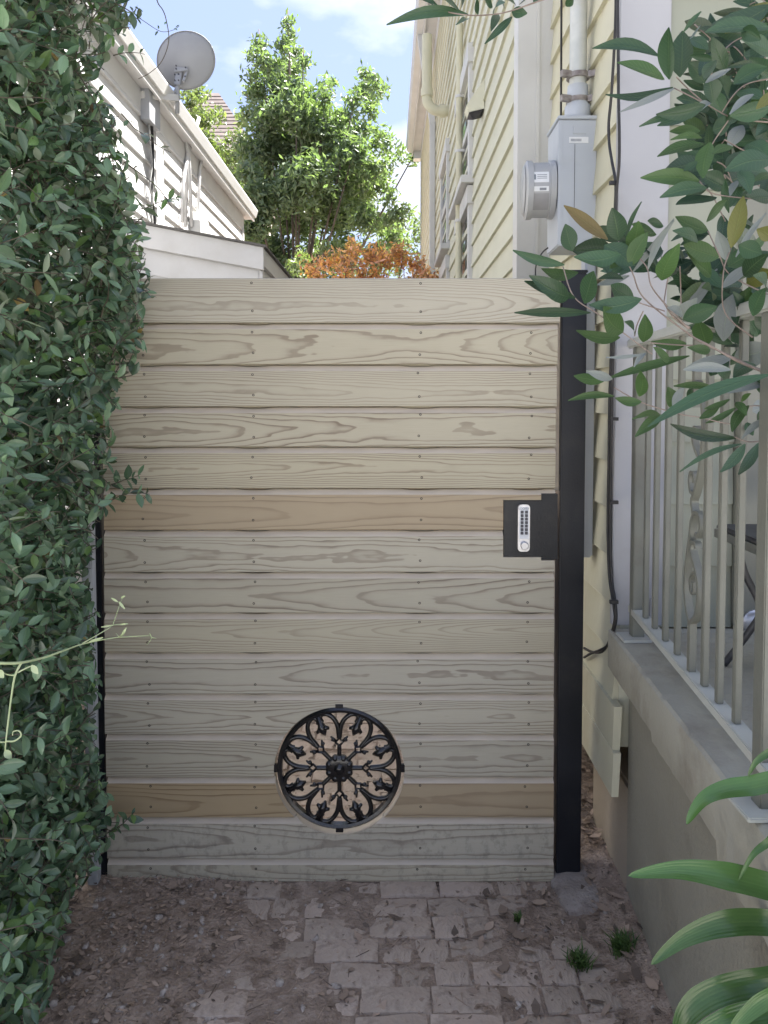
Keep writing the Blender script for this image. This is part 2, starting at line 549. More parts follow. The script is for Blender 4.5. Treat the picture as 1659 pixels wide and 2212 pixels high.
M["rusty"] = noisy("rusty_clamp", (0.20, 0.17, 0.16), (0.36, 0.34, 0.33), 60, 0.6, metallic=0.4)
M["label_white"] = noisy("label_paper", (0.62, 0.64, 0.66), (0.70, 0.71, 0.72), 30, 0.5)
M["label_print"] = noisy("label_ink", (0.16, 0.18, 0.21), (0.22, 0.24, 0.27), 40, 0.5)
M["taupe"] = noisy("taupe_iron_paint", (0.128, 0.132, 0.110), (0.158, 0.162, 0.135), 10, 0.45, 0.3, 120, dirt=(0.11, 0.09, 0.068, 0.5), dirt_scale=8)
M["rail_light"] = noisy("pale_rail_paint", (0.40, 0.41, 0.37), (0.46, 0.47, 0.43), 10, 0.5, 0.2, 90, dirt=(0.35, 0.31, 0.25, 0.4), dirt_scale=5)
M["slab"] = noisy("painted_slab", (0.33, 0.318, 0.262), (0.39, 0.375, 0.312), 4, 0.75, 0.7, 70, dirt=(0.20, 0.175, 0.135, 0.7), dirt_scale=5, bdist=0.004)
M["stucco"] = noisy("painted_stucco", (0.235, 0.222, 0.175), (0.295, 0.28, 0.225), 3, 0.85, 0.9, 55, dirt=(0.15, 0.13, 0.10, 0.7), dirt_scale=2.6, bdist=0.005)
M["stucco_peach"] = noisy("peach_stucco", (0.31, 0.26, 0.195), (0.36, 0.305, 0.235), 3, 0.85, 0.6, 60, dirt=(0.21, 0.175, 0.13, 0.6), dirt_scale=2.4)
M["concrete"] = noisy("raw_concrete", (0.27, 0.23, 0.20), (0.38, 0.335, 0.30), 22, 0.9, 1.0, 90, dirt=(0.19, 0.145, 0.12, 0.85), dirt_scale=12, bdist=0.006)
M["bounce_paving"] = noisy("bounce_paving_concrete", (0.53, 0.505, 0.45), (0.61, 0.585, 0.53), 5, 0.9, 0.5, 60, dirt=(0.40, 0.37, 0.32, 0.5), dirt_scale=3)  # pale tone for the added paving that bounces sunlight
M["cable"] = noisy("black_cable", (0.012, 0.012, 0.013), (0.03, 0.028, 0.027), 30, 0.55)
M["cable_grey"] = noisy("grey_cable", (0.22, 0.22, 0.22), (0.30, 0.30, 0.29), 20, 0.6)
M["dish"] = noisy("grey_dish_paint", (0.30, 0.31, 0.33), (0.34, 0.35, 0.37), 6, 0.5)
M["dark_vent"] = noisy("dark_vent", (0.03, 0.03, 0.04), (0.06, 0.06, 0.07), 20, 0.6)
M["glass"] = noisy("window_glass", (0.05, 0.06, 0.07), (0.08, 0.09, 0.10), 2, 0.08, spec=0.7)
M["shingle"] = noisy("brown_shingle", (0.085, 0.066, 0.060), (0.135, 0.105, 0.095), 3, 0.9, 0.5, 20, vary=0.15)
M["roof_grey"] = noisy("dark_roofing", (0.09, 0.085, 0.08), (0.14, 0.13, 0.12), 4, 0.9)
M["far_wall"] = noisy("far_house_paint", (0.42, 0.38, 0.33), (0.48, 0.44, 0.38), 2, 0.8)
M["bark"] = noisy("bark", (0.09, 0.07, 0.055), (0.17, 0.14, 0.11), 8, 0.9, 0.8, 40, stretch=(1, 1, 0.3))
M["twig"] = noisy("laurel_twig", (0.17, 0.13, 0.11), (0.27, 0.22, 0.19), 40, 0.75, 0.4, 120)
M["stem_dark"] = noisy("vine_stem", (0.06, 0.055, 0.04), (0.12, 0.10, 0.07), 30, 0.8)
M["tendril"] = noisy("pale_tendril", (0.34, 0.42, 0.20), (0.44, 0.50, 0.29), 30, 0.5)
M["fence_wood"] = noisy("weathered_picket", (0.05, 0.045, 0.04), (0.11, 0.095, 0.08), 6, 0.9, 0.5, 60, vary=0.25, stretch=(6, 6, 0.6))
M["peeling"] = noisy("peeling_white_post", (0.36, 0.37, 0.36), (0.46, 0.47, 0.46), 12, 0.7, 0.3, 60, dirt=(0.07, 0.07, 0.06, 0.95), dirt_scale=13, stretch=(1, 1, 0.3))
M["dirt"] = noisy("garden_soil", (0.21, 0.152, 0.112), (0.41, 0.322, 0.255), 18, 0.95, 1.0, 90, bdist=0.010, detail=10, dirt=(0.50, 0.41, 0.335, 0.6), dirt_scale=40)
M["brick"] = noisy("dusty_paver", (0.40, 0.315, 0.25), (0.53, 0.442, 0.365), 9, 0.92, 1.0, 70, vary=0.12, detail=10, dirt=(0.25, 0.19, 0.145, 0.95), dirt_scale=16, bdist=0.004)
M["red_brick"] = noisy("red_brick", (0.32, 0.10, 0.06), (0.42, 0.16, 0.10), 20, 0.9, 0.6, 90)
M["litter"] = leaf_mat("dead_leaf", (0.10, 0.068, 0.05), (0.38, 0.29, 0.22), (0.28, 0.21, 0.16), 0.8, 0, 0.6)
M["pebble"] = noisy("pebble", (0.22, 0.18, 0.15), (0.50, 0.445, 0.395), 70, 0.85, 0.3, 80)
M["jasmine"] = leaf_mat("jasmine_leaf", (0.046, 0.098, 0.054), (0.118, 0.190, 0.108), (0.20, 0.24, 0.19), 0.24, 0.14, 0.5, 0.65, "net")
M["jasmine_dead"] = leaf_mat("jasmine_old_leaf", (0.13, 0.085, 0.035), (0.22, 0.16, 0.05), (0.2, 0.15, 0.08), 0.55, 0.15, 0.4, 0.3, "net")
M["jasmine_new"] = leaf_mat("jasmine_young_leaf", (0.075, 0.155, 0.045), (0.14, 0.23, 0.075), (0.15, 0.21, 0.10), 0.3, 0.2, 0.3, 0.5, "net")
M["laurel"] = leaf_mat("laurel_leaf", (0.021, 0.047, 0.028), (0.038, 0.078, 0.040), (0.10, 0.125, 0.105), 0.36, 0.10, 0.3, 0.36, "net")
M["laurel_green"] = leaf_mat("laurel_mid_leaf", (0.034, 0.072, 0.026), (0.056, 0.104, 0.038), (0.10, 0.14, 0.08), 0.38, 0.16, 0.2, 0.32, "net")
M["laurel_pale"] = leaf_mat("laurel_leaf_underside", (0.15, 0.172, 0.168), (0.21, 0.23, 0.228), (0.05, 0.08, 0.05), 0.45, 0.1, 0.15, 0.35, "net")
M["laurel_olive"] = leaf_mat("laurel_olive_leaf", (0.085, 0.092, 0.026), (0.12, 0.122, 0.038), (0.16, 0.16, 0.07), 0.42, 0.2, 0.12, 0.3, "net")
M["laurel_bronze"] = leaf_mat("laurel_bronze_leaf", (0.13, 0.095, 0.045), (0.15, 0.118, 0.055), (0.2, 0.18, 0.09), 0.4, 0.15, 0.1, 0.3, "net")
M["strap"] = leaf_mat("strap_leaf", (0.034, 0.085, 0.020), (0.066, 0.142, 0.036), (0.09, 0.17, 0.05), 0.26, 0.10, 0.2, 0.55, "parallel")
M["oak"] = leaf_mat("tree_leaf", (0.115, 0.160, 0.095), (0.19, 0.24, 0.135), (0.16, 0.205, 0.13), 0.45, 0.32, 0.22, 0.4)
M["oak_light"] = leaf_mat("light_tree_leaf", (0.125, 0.155, 0.075), (0.18, 0.21, 0.10), (0.15, 0.185, 0.10), 0.45, 0.28, 0.22, 0.4)
M["oak_far"] = leaf_mat("far_tree_leaf", (0.09, 0.12, 0.075), (0.14, 0.165, 0.10), (0.12, 0.15, 0.10), 0.5, 0.38, 0.3, 0.4)
M["orange"] = leaf_mat("orange_shrub_leaf", (0.55, 0.22, 0.15), (0.66, 0.42, 0.17), (0.58, 0.33, 0.25), 0.45, 0.34, 0.55, 0.4)
M["grass"] = leaf_mat("grass_blade", (0.05, 0.10, 0.025), (0.09, 0.15, 0.04), (0.08, 0.13, 0.04), 0.5, 0.2, 0.3)
M["table"] = noisy("dark_table_metal", (0.03, 0.03, 0.032), (0.06, 0.06, 0.062), 20, 0.45)
M["door_paint"] = noisy("grey_green_door", (0.19, 0.19, 0.155), (0.215, 0.215, 0.175), 3, 0.55, 0.1, 60)

# ------------------------------------------------------------------ ground
g = MB()
g.add([(-60, -20, -0.06), (60, -20, -0.06), (60, 120, -0.06), (-60, 120, -0.06)], [(0, 1, 2, 3)])
tag(g.build("ground", M["dirt"]), kind="structure")

MB().box(-14, 14, -16.0, 0.95, -0.3, -0.012).build("bounce_paving", M["bounce_paving"])["kind"] = "structure"  # unseen pale paving, added to bounce sunlight onto the gate front
def soil_z(x, y):
    h = 0.010 * noise.noise(Vector((x * 4, y * 4, 1.3))) + 0.006 * noise.noise(Vector((x * 17, y * 17, 4.0))) + 0.0025 * noise.noise(Vector((x * 60, y * 60, 7.0)))
    left = max(0.0, min(1.0, (-0.36 - x + 0.16 * noise.noise(Vector((x * 2, y * 3, 8)))) / 0.25))
    h += 0.004 + 0.018 * left - 0.0030 * (1 - left)
    h += 0.05 * max(0.0, min(1.0, (x - 0.56) / 0.14)) * max(0.0, min(1.0, (y - 1.3) / 0.5)) 
    h -= 0.006 * (1 if y > 2.5 else 0)
    return h
g = MB()
nx, ny = 300, 340
X0, X1, Y0, Y1 = -1.7, 1.35, 1.1, 4.9
for j in range(ny + 1):
    for i in range(nx + 1):
        x = X0 + (X1 - X0) * i / nx
        y = Y0 + (Y1 - Y0) * j / ny
        g.v.append((x, y, soil_z(x, y)))
for j in range(ny):
    for i in range(nx):
        a = j * (nx + 1) + i
        g.f.append((a, a + 1, a + nx + 2, a + nx + 1))
tag(g.build("soil_ground", M["dirt"], smooth="all", fix=False), kind="structure")

# brick path: one object per paver
path = MB()
path.box(-0.80, 0.62, 1.35, 4.6, -0.075, -0.05)
path = tag(path.build("brick_path", M["dirt"]), kind="structure")
brick_meshes = []
for k in range(7):
    b = MB()
    w, d = 0.174 + rnd.uniform(-0.004, 0.004), 0.084
    n = 7
    for j in range(4):
        for i in range(n + 1):
            edge = 0.0022 * (1 if j in (0, 3) else 0) + 0.0022 * (1 if i in (0, n) else 0)
            x = -w / 2 + w * i / n + rnd.uniform(-.0018, .0018)
            y = -d / 2 + d * j / 3 + rnd.uniform(-.0018, .0018)
            b.v.append((x, y, -edge + 0.0025 * noise.noise(Vector((i * .7, j * .9, k * 5)))))
    for j in range(3):
        for i in range(n):
            a = j * (n + 1) + i
            b.f.append((a, a + 1, a + n + 2, a + n + 1))
    rim = [i for i in range(n + 1)] + [j * (n + 1) + n for j in range(1, 4)] + [3 * (n + 1) + i for i in range(n - 1, -1, -1)] + [j * (n + 1) for j in (2, 1)]
    o = len(b.v)
    for i in rim:
        b.v.append((b.v[i][0], b.v[i][1], -0.05))
    for q in range(len(rim)):
        q2 = (q + 1) % len(rim)
        b.f.append((rim[q], o + q, o + q2, rim[q2]))
    brick_meshes.append(b.mesh("brick", M["brick"], smooth=True))
yy = 1.52
row = 0
while yy < 4.5:
    off = (row % 2) * 0.1 + rnd.uniform(-.02, .02)
    xL = -0.66 + 0.10 * noise.noise(Vector((0, yy * 2, 0)))
    xx = xL + off
    while xx < 0.60:
        short = rnd.random() < 0.42
        sx = 0.52 if short else 1.0
        wid = 0.178 * sx
        link_mesh("brick", rnd.choice(brick_meshes), path,
                  (xx + wid / 2, yy + rnd.uniform(-.004, .004) + 0.02 * (xx), 0.004 + rnd.uniform(-.005, .004)),
                  (rnd.uniform(-.04, .04), rnd.uniform(-.035, .035), rnd.uniform(-.06, .06) + 0.02), (sx, 1, 1))
        xx += wid + rnd.uniform(0.002, 0.009)
    yy += 0.0895
    row += 1

# concrete footing at the gate post
fb = MB()
pts = []
nn = 22
cxy = Vector((0.605, 2.33))
for ring_i, (rr_, zz) in enumerate(((0.0, 0.030), (0.5, 0.029), (0.85, 0.024), (1.0, 0.012), (1.06, -0.05))):
    for k in range(nn):
        a = 2 * math.pi * k / nn
        q = 1 + 0.3 * noise.noise(Vector((math.cos(a) * 2, math.sin(a) * 2, 5)))
        px = cxy.x + 0.100 * rr_ * q * math.cos(a) * (1 if abs(math.cos(a)) < 2 else 1)
        py = cxy.y + 0.155 * rr_ * q * math.sin(a)
        fb.v.append((px, py, zz + 0.004 * noise.noise(Vector((px * 20, py * 20, 0)))))
for i in range(4):
    for k in range(nn):
        k2 = (k + 1) % nn
        fb.f.append((i * nn + k, i * nn + k2, (i + 1) * nn + k2, (i + 1) * nn + k))
tag(fb.build("concrete_footing", M["concrete"], smooth=True), kind="structure")

# leaf litter and pebbles
lit = MB()
def flake(mb, x, y, z, s, rn):
    a = rn.uniform(0, 6.28)
    tilt = rn.uniform(-.5, .5)
    w = s * rn.uniform(.25, .5)
    u = Vector((math.cos(a), math.sin(a), tilt * .5))
    v = Vector((-math.sin(a), math.cos(a), rn.uniform(-.4, .4)))
    c = Vector((x, y, z))
    k = rn.uniform(.0, .3) * s
    mb.add([c - u * s, c - u * s * .2 + v * w, c + u * s * .5 + v * w * .8, c + u * s + Vector((0, 0, k)), c + u * s * .4 - v * w, c - u * s * .3 - v * w * .9],
           [(0, 1, 5), (1, 2, 4, 5), (2, 3, 4)])
rl = random.Random(3)
cnt = 0
while cnt < 20000:
    y = rl.uniform(1.55, 4.4)
    x = rl.uniform(-1.35, 0.72)
    dens = 0.22
    if x < -0.46 + 0.15 * noise.noise(Vector((0, y * 3, 2))):
        dens = 1.0
    if x > 0.42 and y < 2.45:
        dens = 0.55
    if x > 0.52 and y > 2.4:
        dens = 1.0
    if noise.noise(Vector((x * 4, y * 4, 9))) > 0.25:
        dens += 0.25
    if rl.random() > dens:
        continue
    flake(lit, x, y, soil_z(x, y) + rl.uniform(.002, .012), rl.choice((.002, .003, .004, .005, .006, .008, .012)) * (2.2 if rl.random() < .05 else 1), rl)
    cnt += 1
for q in range(150):
    y = rl.uniform(1.8, 2.7)
    x = -.5 + rl.uniform(0, .75)
    a = rl.uniform(0, 3.14)
    ln_ = rl.uniform(.012, .05)
    lit.bar((x, y, soil_z(x, y) + .004), (x + ln_ * math.cos(a), y + ln_ * math.sin(a), soil_z(x, y) + .007), .0016, .0016)
for q in range(34):
    x, y = rl.uniform(.25, .68), rl.uniform(1.8, 2.3)
    flake(lit, x, y, soil_z(x, y) + .012, rl.uniform(.018, .03), rl)
for q in range(900):
    x, y = rl.uniform(.60, 1.1), rl.uniform(2.45, 3.9)
    flake(lit, x, y, soil_z(x, y) + rl.uniform(.004, .05), rl.uniform(.012, .028), rl)
tag(lit.build("leaf_litter", M["litter"], fix=False), "dry brown leaf bits and twigs strewn over the soil", "leaf litter", kind="stuff")
pb = MB()
_ico = bmesh.new()
bmesh.ops.create_icosphere(_ico, subdivisions=1, radius=1.0)
ICO_V = [v.co.copy() for v in _ico.verts]
ICO_F = [tuple(v.index for v in f.verts) for f in _ico.faces]
_ico.free()
def pebble(mb, x, y, z, s, rn):
    sx, sy, sz = s * rn.uniform(.7, 1.4), s * rn.uniform(.6, 1.1), s * rn.uniform(.35, .7)
    a = rn.uniform(0, 6.28)
    ca, sa = math.cos(a), math.sin(a)
    vs = []
    for d in ICO_V:
        q_ = rn.uniform(.6, 1.3)
        px_, py_ = d.x * sx * q_, d.y * sy * q_
        vs.append((x + px_ * ca - py_ * sa, y + px_ * sa + py_ * ca, z + d.z * sz * q_))
    mb.add(vs, ICO_F)
for q in range(1700):
    y = rl.uniform(1.6, 2.7)
    x = rl.uniform(-1.1, 0.65)
    if x > -0.42 and rl.random() < 0.85:
        continue
    pebble(pb, x, y, soil_z(x, y) + .003, rl.choice((.002, .002, .003, .003, .004, .005, .006, .008, .012)), rl)
tag(pb.build("pebbles", M["pebble"], fix=False), "small pale stones and gravel scattered in the soil", "pebbles", kind="stuff")
q = MB()
q.add([], [])
pebble(q, -0.745, 2.40, 0.03, 0.022, random.Random(4))
tag(q.build("brick_chunk", M["red_brick"], bevel=0.003), "red broken brick bit on the soil beneath the gate's edge", "brick chunk")

# grass tufts
def tuft(x, y, s, n, label):
    t = MB()
    for i in range(n):
        a, l = rl.uniform(0, 6.28), s * rl.uniform(.5, 1.1)
        bx, by = x + rl.gauss(0, s * .22), y + rl.gauss(0, s * .22)
        z = soil_z(bx, by)
        dx, dy = math.cos(a), math.sin(a)
        w = .0022
        pts_ = [(bx + dx * l * k * k * .6, by + dy * l * k * k * .6, z + l * (k - .3 * k * k)) for k in (0, .5, 1)]
        t.add([(pts_[0][0] - dy * w, pts_[0][1] + dx * w, pts_[0][2]), (pts_[0][0] + dy * w, pts_[0][1] - dx * w, pts_[0][2]),
               (pts_[1][0] + dy * w, pts_[1][1] - dx * w, pts_[1][2]), (pts_[1][0] - dy * w, pts_[1][1] + dx * w, pts_[1][2]), pts_[2]], [(0, 1, 2, 3), (3, 2, 4)])
    tag(t.build("grass_tuft", M["grass"], fix=False), label, "grass tuft", "grass tufts in the path")
def ground_at(u, v):
    d = ray(u, v)
    s = (0.01 - EYE.z) / d.z
    return EYE + d * s
for (u, v, s, n, lab) in ((1252, 2080, .055, 130, "dense green grass tuft growing out of the brick joints"),
                          (1345, 2065, .06, 130, "scruffy grass tuft mixed with dry leaves at the porch wall"),
                          (1120, 1985, .03, 40, "tiny sparse grass tuft between pavers below the gate")):
    p = ground_at(u, v)
    tuft(p.x, p.y, s, n, lab)

# ------------------------------------------------------------------ gate
GY = 2.35
gate = thing("wooden_gate", "pale horizontal board gate with black keypad lock and round grille", "gate")
tops = [600, 699, 789, 880, 967, 1057, 1147, 1238, 1326, 1412, 1501, 1588, 1681, 1768, 1857, 1907]
lefts = [222, 223, 222, 222, 223, 224, 225, 225, 226, 227, 226, 229, 231, 231, 232]
rights = [1210, 1205, 1203, 1201, 1200, 1200, 1198, 1197, 1197, 1196, 1196, 1196, 1196, 1196, 1196]
scols = [315, 549, 906, 1143]
def Z(v, y=GY):
    return P(840, v, y).z
def Xu(u, v=1200, y=GY):
    return P(u, v, y).x
cut_round = MB()
cut_round.lathe([(0.2035, -0.1), (0.2035, 0.1)], (P(733, 1666, GY).x, GY, P(733, 1666, GY).z), (0, 1, 0), 64)
cut_round = cut_round.build("cutter_round", M["wood_pale"])
lock_poly = [(1087, 1204), (1087, 1080), (1169, 1080), (1169, 1066), (1262, 1066), (1262, 1211), (1169, 1211), (1169, 1204)]
cl = MB()
cl.prism([(P(u, v, GY).x, P(u, v, GY).z) for u, v in lock_poly], "y", GY - .1, GY + .1)
cut_lock = cl.build("cutter_lock", M["wood_pale"])
board_objs = []
extra_boards = {}
screw_me = MB().lathe([(0.0040, 0.0), (0.0038, -0.0012), (0.0018, -0.0012), (0.0016, 0.0004)], (0, 0, 0), (0, 1, 0), 10).mesh("screw", M["screw"])
for i in range(15):
    zt, zb = Z(tops[i]), Z(tops[i + 1])
    h = zt - zb
    # local frame: x along, front at y=0, z=0 at the bottom edge
    x0, x1 = Xu(lefts[i], (tops[i] + tops[i + 1]) / 2), Xu(rights[i], (tops[i] + tops[i + 1]) / 2)
    st = [x0 + (x1 - x0) * k / 90 for k in range(91)]
    mb = MB()
    n_p = 12
    cols = [Xu(u + rnd.uniform(-3, 3)) for u in scols]
    bow = rnd.uniform(-.0006, .0006)
    for x in st:
        slot = 0.0
        if i:
            for c in cols:
                tt = (x - c) / 0.052
                if abs(tt) < 1:
                    slot = max(slot, 0.0036 * (1 - tt * tt) ** .6)
        wv = 0.0010 * noise.noise(Vector((x * 3, i * 7.1, 0))) + bow * (1 - ((x + .17) / .7) ** 2)
        bz = 0.0028
        bev = 0.0158 if i > 0 else 0.003
        bev += 0.0006 * noise.noise(Vector((x * 1.7, i * 5.1, 9)))
        if i:
            back = [(0.0150, h - 0.0008 - slot), (0.0262, h - 0.0012 - slot), (0.0268, h + 0.016), (0.0330, h + 0.016)]
        else:
            back = [(0.0040, h - 0.0008), (0.0100, h - 0.0004), (0.0200, h - 0.0004), (0.0330, h - 0.0004)]
        prof = [(0.0020, bz), (0.0, bz + 0.0020), (0.0 + wv * .3, h * .5), (0.0, h - bev - .001), (0.0016, h - bev + 0.0005)] + back + [(0.0330, 0.0180), (0.0250, 0.0180), (0.0250, bz)]
        for (py, pz) in prof:
            mb.v.append((x - (x0 + x1) / 2, py, pz))
    for k in range(90):
        for q in range(n_p):
            q2 = (q + 1) % n_p
            mb.f.append((k * n_p + q, k * n_p + q2, (k + 1) * n_p + q2, (k + 1) * n_p + q))
    mb.f.append(tuple(reversed(range(n_p))))
    mb.f.append(tuple(90 * n_p + q for q in range(n_p)))
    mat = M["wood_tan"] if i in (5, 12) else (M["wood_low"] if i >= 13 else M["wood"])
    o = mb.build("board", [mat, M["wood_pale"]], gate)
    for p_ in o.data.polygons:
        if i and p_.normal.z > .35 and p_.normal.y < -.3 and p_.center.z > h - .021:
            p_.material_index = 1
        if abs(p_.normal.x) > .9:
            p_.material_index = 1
    lean = (i - 7) * 0.0
    o.location = ((x0 + x1) / 2, GY + lean, zb)
    if i in (5, 12):
        o["label"] = "tan brown board"
    board_objs.append((o, x0, x1, zb, h, cols))
bpy.context.view_layer.update()
for i, (o, x0, x1, zb, h, cols) in enumerate(board_objs):
    cutters = [c for c, rng_ in ((cut_lock, (5, 6)), (cut_round, (10, 11, 12, 13))) if i in rng_]
    if i == 4:
        cutters.append(cut_lock)
    if not cutters:
        continue
    for c in cutters:
        md = o.modifiers.new("cut", "BOOLEAN")
        md.operation = "DIFFERENCE"
        md.solver = "EXACT"
        md.object = c
    bpy.context.view_layer.update()
    dg = bpy.context.evaluated_depsgraph_get()
    me = bpy.data.meshes.new_from_object(o.evaluated_get(dg))
    o.modifiers.clear()
    bm = bmesh.new()
    bm.from_mesh(me)
    bm.verts.ensure_lookup_table()
    comp = {}
    for v in bm.verts:
        if v in comp:
            continue
        ci_ = len(set(comp.values()))
        st_k = [v]
        comp[v] = ci_
        while st_k:
            w = st_k.pop()
            for e in w.link_edges:
                ov = e.other_vert(w)
                if ov not in comp:
                    comp[ov] = ci_
                    st_k.append(ov)
    ncomp = len(set(comp.values()))
    idx = {v.index: c for v, c in comp.items()}
    bm.free()
    o.data = me
    if ncomp > 1:
        for cc in range(1, ncomp):
            pc_ = o.copy()
            C.objects.link(pc_)
            pc_.data = me.copy()
            pc_.parent = gate
            extra_boards.setdefault(i, []).append(pc_)
            bm = bmesh.new(); bm.from_mesh(pc_.data); bm.verts.ensure_lookup_table()
            bmesh.ops.delete(bm, geom=[v for v in bm.verts if idx[v.index] != cc], context="VERTS")
            bm.to_mesh(pc_.data); bm.free()
        bm = bmesh.new(); bm.from_mesh(me); bm.verts.ensure_lookup_table()
        bmesh.ops.delete(bm, geom=[v for v in bm.verts if idx[v.index] != 0], context="VERTS")
        bm.to_mesh(me); bm.free()
for c in (cut_round, cut_lock):
    bpy.data.objects.remove(c)
hc = P(733, 1660, GY)
for i, (o, x0, x1, zb, h, cols) in enumerate(board_objs):
    zs = [h * .80 if i else h * .86, h * .27] if i < 14 else [h * .6]
    if i == 5:
        zs = [h * .79, h * .29]
    for ci, c in enumerate(cols):
        for z in zs:
            if i in (5, 6) and ci == 3:
                continue
            if (Vector((c, 0, zb + z)) - Vector((hc.x, 0, hc.z))).length < 0.215:
                continue
            own = o
            for e_ in extra_boards.get(i, []):
                xs__ = [v.co.x for v in e_.data.vertices]
                if min(xs__) <= c - (x0 + x1) / 2 <= max(xs__):
                    own = e_
            link_mesh("screw", screw_me, own, (c - (x0 + x1) / 2 + rnd.uniform(-.004, .004), 0.0006, z + rnd.uniform(-.004, .004)))
# cleats behind the boards
for u0, u1, extra in ((262, 340, 0), (512, 588, 0), (876, 950, 0), (1110, 1213, 1)):
    segs = [(Z(1907) + .004, Z(603))]
    if extra:
        segs = [(Z(1907) + .004, Z(1213)), (Z(1064), Z(603))]
    for (za, zb_) in segs:
        MB().box(Xu(u0), Xu(u1) - (0.012 if extra and za < 1 else 0), GY + 0.0340, GY + 0.066, za, zb_).build("cleat", M["wood_pale"], gate, bevel=.002)
# lock box, keypad
ly = GY + 0.007
lp = [(1089, 1202.5), (1089, 1081.5), (1170.5, 1081.5), (1170.5, 1067.5), (1206, 1067.5), (1206, 1209.5), (1170.5, 1209.5), (1170.5, 1202.5)]
MB().prism([(P(u, v, GY).x, P(u, v, GY).z) for u, v in lp], "y", ly, ly + .05).build("lock_box", M["black_steel"], gate, bevel=.0012)
kp = MB()
ka, kb = P(1118, 1191, GY), P(1144.5, 1089.5, GY)
kw, kh = kb.x - ka.x, kb.z - ka.z
kc = Vector(((ka.x + kb.x) / 2, ly, (ka.z + kb.z) / 2))
def rrect(w, h, r, n=5):
    p_ = []
    for cx_, cz_, a0 in ((w / 2 - r, h / 2 - r, 0), (-w / 2 + r, h / 2 - r, 90), (-w / 2 + r, -h / 2 + r, 180), (w / 2 - r, -h / 2 + r, 270)):
        for k in range(n + 1):
            a = R(a0 + 90 * k / n)
            p_.append((cx_ + r * math.cos(a), cz_ + r * math.sin(a)))
    return p_
kp.prism([(kc.x + a, kc.z + b) for a, b in rrect(kw, kh, .011)], "y", ly - .014, ly + .001)
keypad = kp.build("keypad", M["silver"], gate, bevel=.0022, smooth=True)
MB().prism([(kc.x + a, kc.z + kh * .115 + b) for a, b in rrect(kw * .78, kh * .68, .003)], "y", ly - .0150, ly - .0141).build("face_plate", M["label_white"], keypad)
bm_ = MB().prism(rrect(.0085, .0088, .0015, 2), "y", -.002, .0005).mesh("button", M["silver_dark"])
for r_ in range(7):
    for c_ in range(2):
        link_mesh("button", bm_, keypad, (kc.x + (-.0066 if c_ == 0 else .0066), ly - .0155, kc.z + kh * .345 - r_ * .0108))
MB().lathe([(.0125, 0), (.0125, -.010), (.0105, -.012)], (kc.x + .0005, ly - .0145, kc.z - kh * .365), (0, 1, 0), 24).build("knob", M["silver"], keypad, smooth=True)
fc = bpy.data.curves.new("lettering", "FONT")
fc.body = "LOCKEY."
fc.size = .0088
fc.align_x = "CENTER"
fc.extrude = .0002
fc.materials.append(M["label_print"])
fo = bpy.data.objects.new("text_source", fc)
C.objects.link(fo)
bpy.context.view_layer.update()
tm = bpy.data.meshes.new_from_object(fo.evaluated_get(bpy.context.evaluated_depsgraph_get()))
bpy.data.objects.remove(fo)
fo = link_mesh("lettering", tm, keypad)
fo.location = (kc.x, ly - .0153, kc.z + kh * .40)
fo.rotation_euler = (R(90), 0, 0)

# cast grille in the round opening
gc = Vector((hc.x, GY + .004, hc.z))
RG = 0.193
gr = MB()
n = 72
vs, fs = [], []
for k in range(n):
    a = 2 * math.pi * k / n
    for (rr_, yy_) in ((1.0, .012), (1.005, -.004), (.97, -.011), (.925, -.008), (.92, .012)):
        vs.append((gc.x + RG * rr_ * math.cos(a), gc.y + yy_, gc.z + RG * rr_ * math.sin(a)))
for k in range(n):
    k2 = (k + 1) % n
    for q in range(5):
        q2 = (q + 1) % 5
        fs.append((k * 5 + q, k * 5 + q2, k2 * 5 + q2, k2 * 5 + q))
grille = gr.add(vs, fs).build("grille", M["cast_iron"], gate, smooth=True)
def pol(r, a, dy=0.0):
    a = R(a)
    return Vector((gc.x + RG * r * math.cos(a), gc.y + dy, gc.z + RG * r * math.sin(a)))
hub = MB()
hub.lathe([(.036, .008), (.042, .004), (.042, -.006), (.036, -.010), (.016, -.011), (.012, -.016), (.004, -.019)], gc, (0, 1, 0), 30)
hub.build("hub", M["cast_iron"], grille, smooth=True)
pm = MB()
for k in range(8):
    pm.lathe([(.001, .006), (.011, .003), (.011, -.007), (.004, -.0125)], pol(.175, 45 * k + 22.5), (0, 1, 0), 12)
pm.build("petals", M["cast_iron"], grille, smooth=True)
def rel(me_pts, ang, rads, name):
    MB().tube(spline([pol(r_, ang + d_) for r_, d_ in me_pts], 6), rads, 8).build(name, M["cast_iron"], grille, smooth="all")
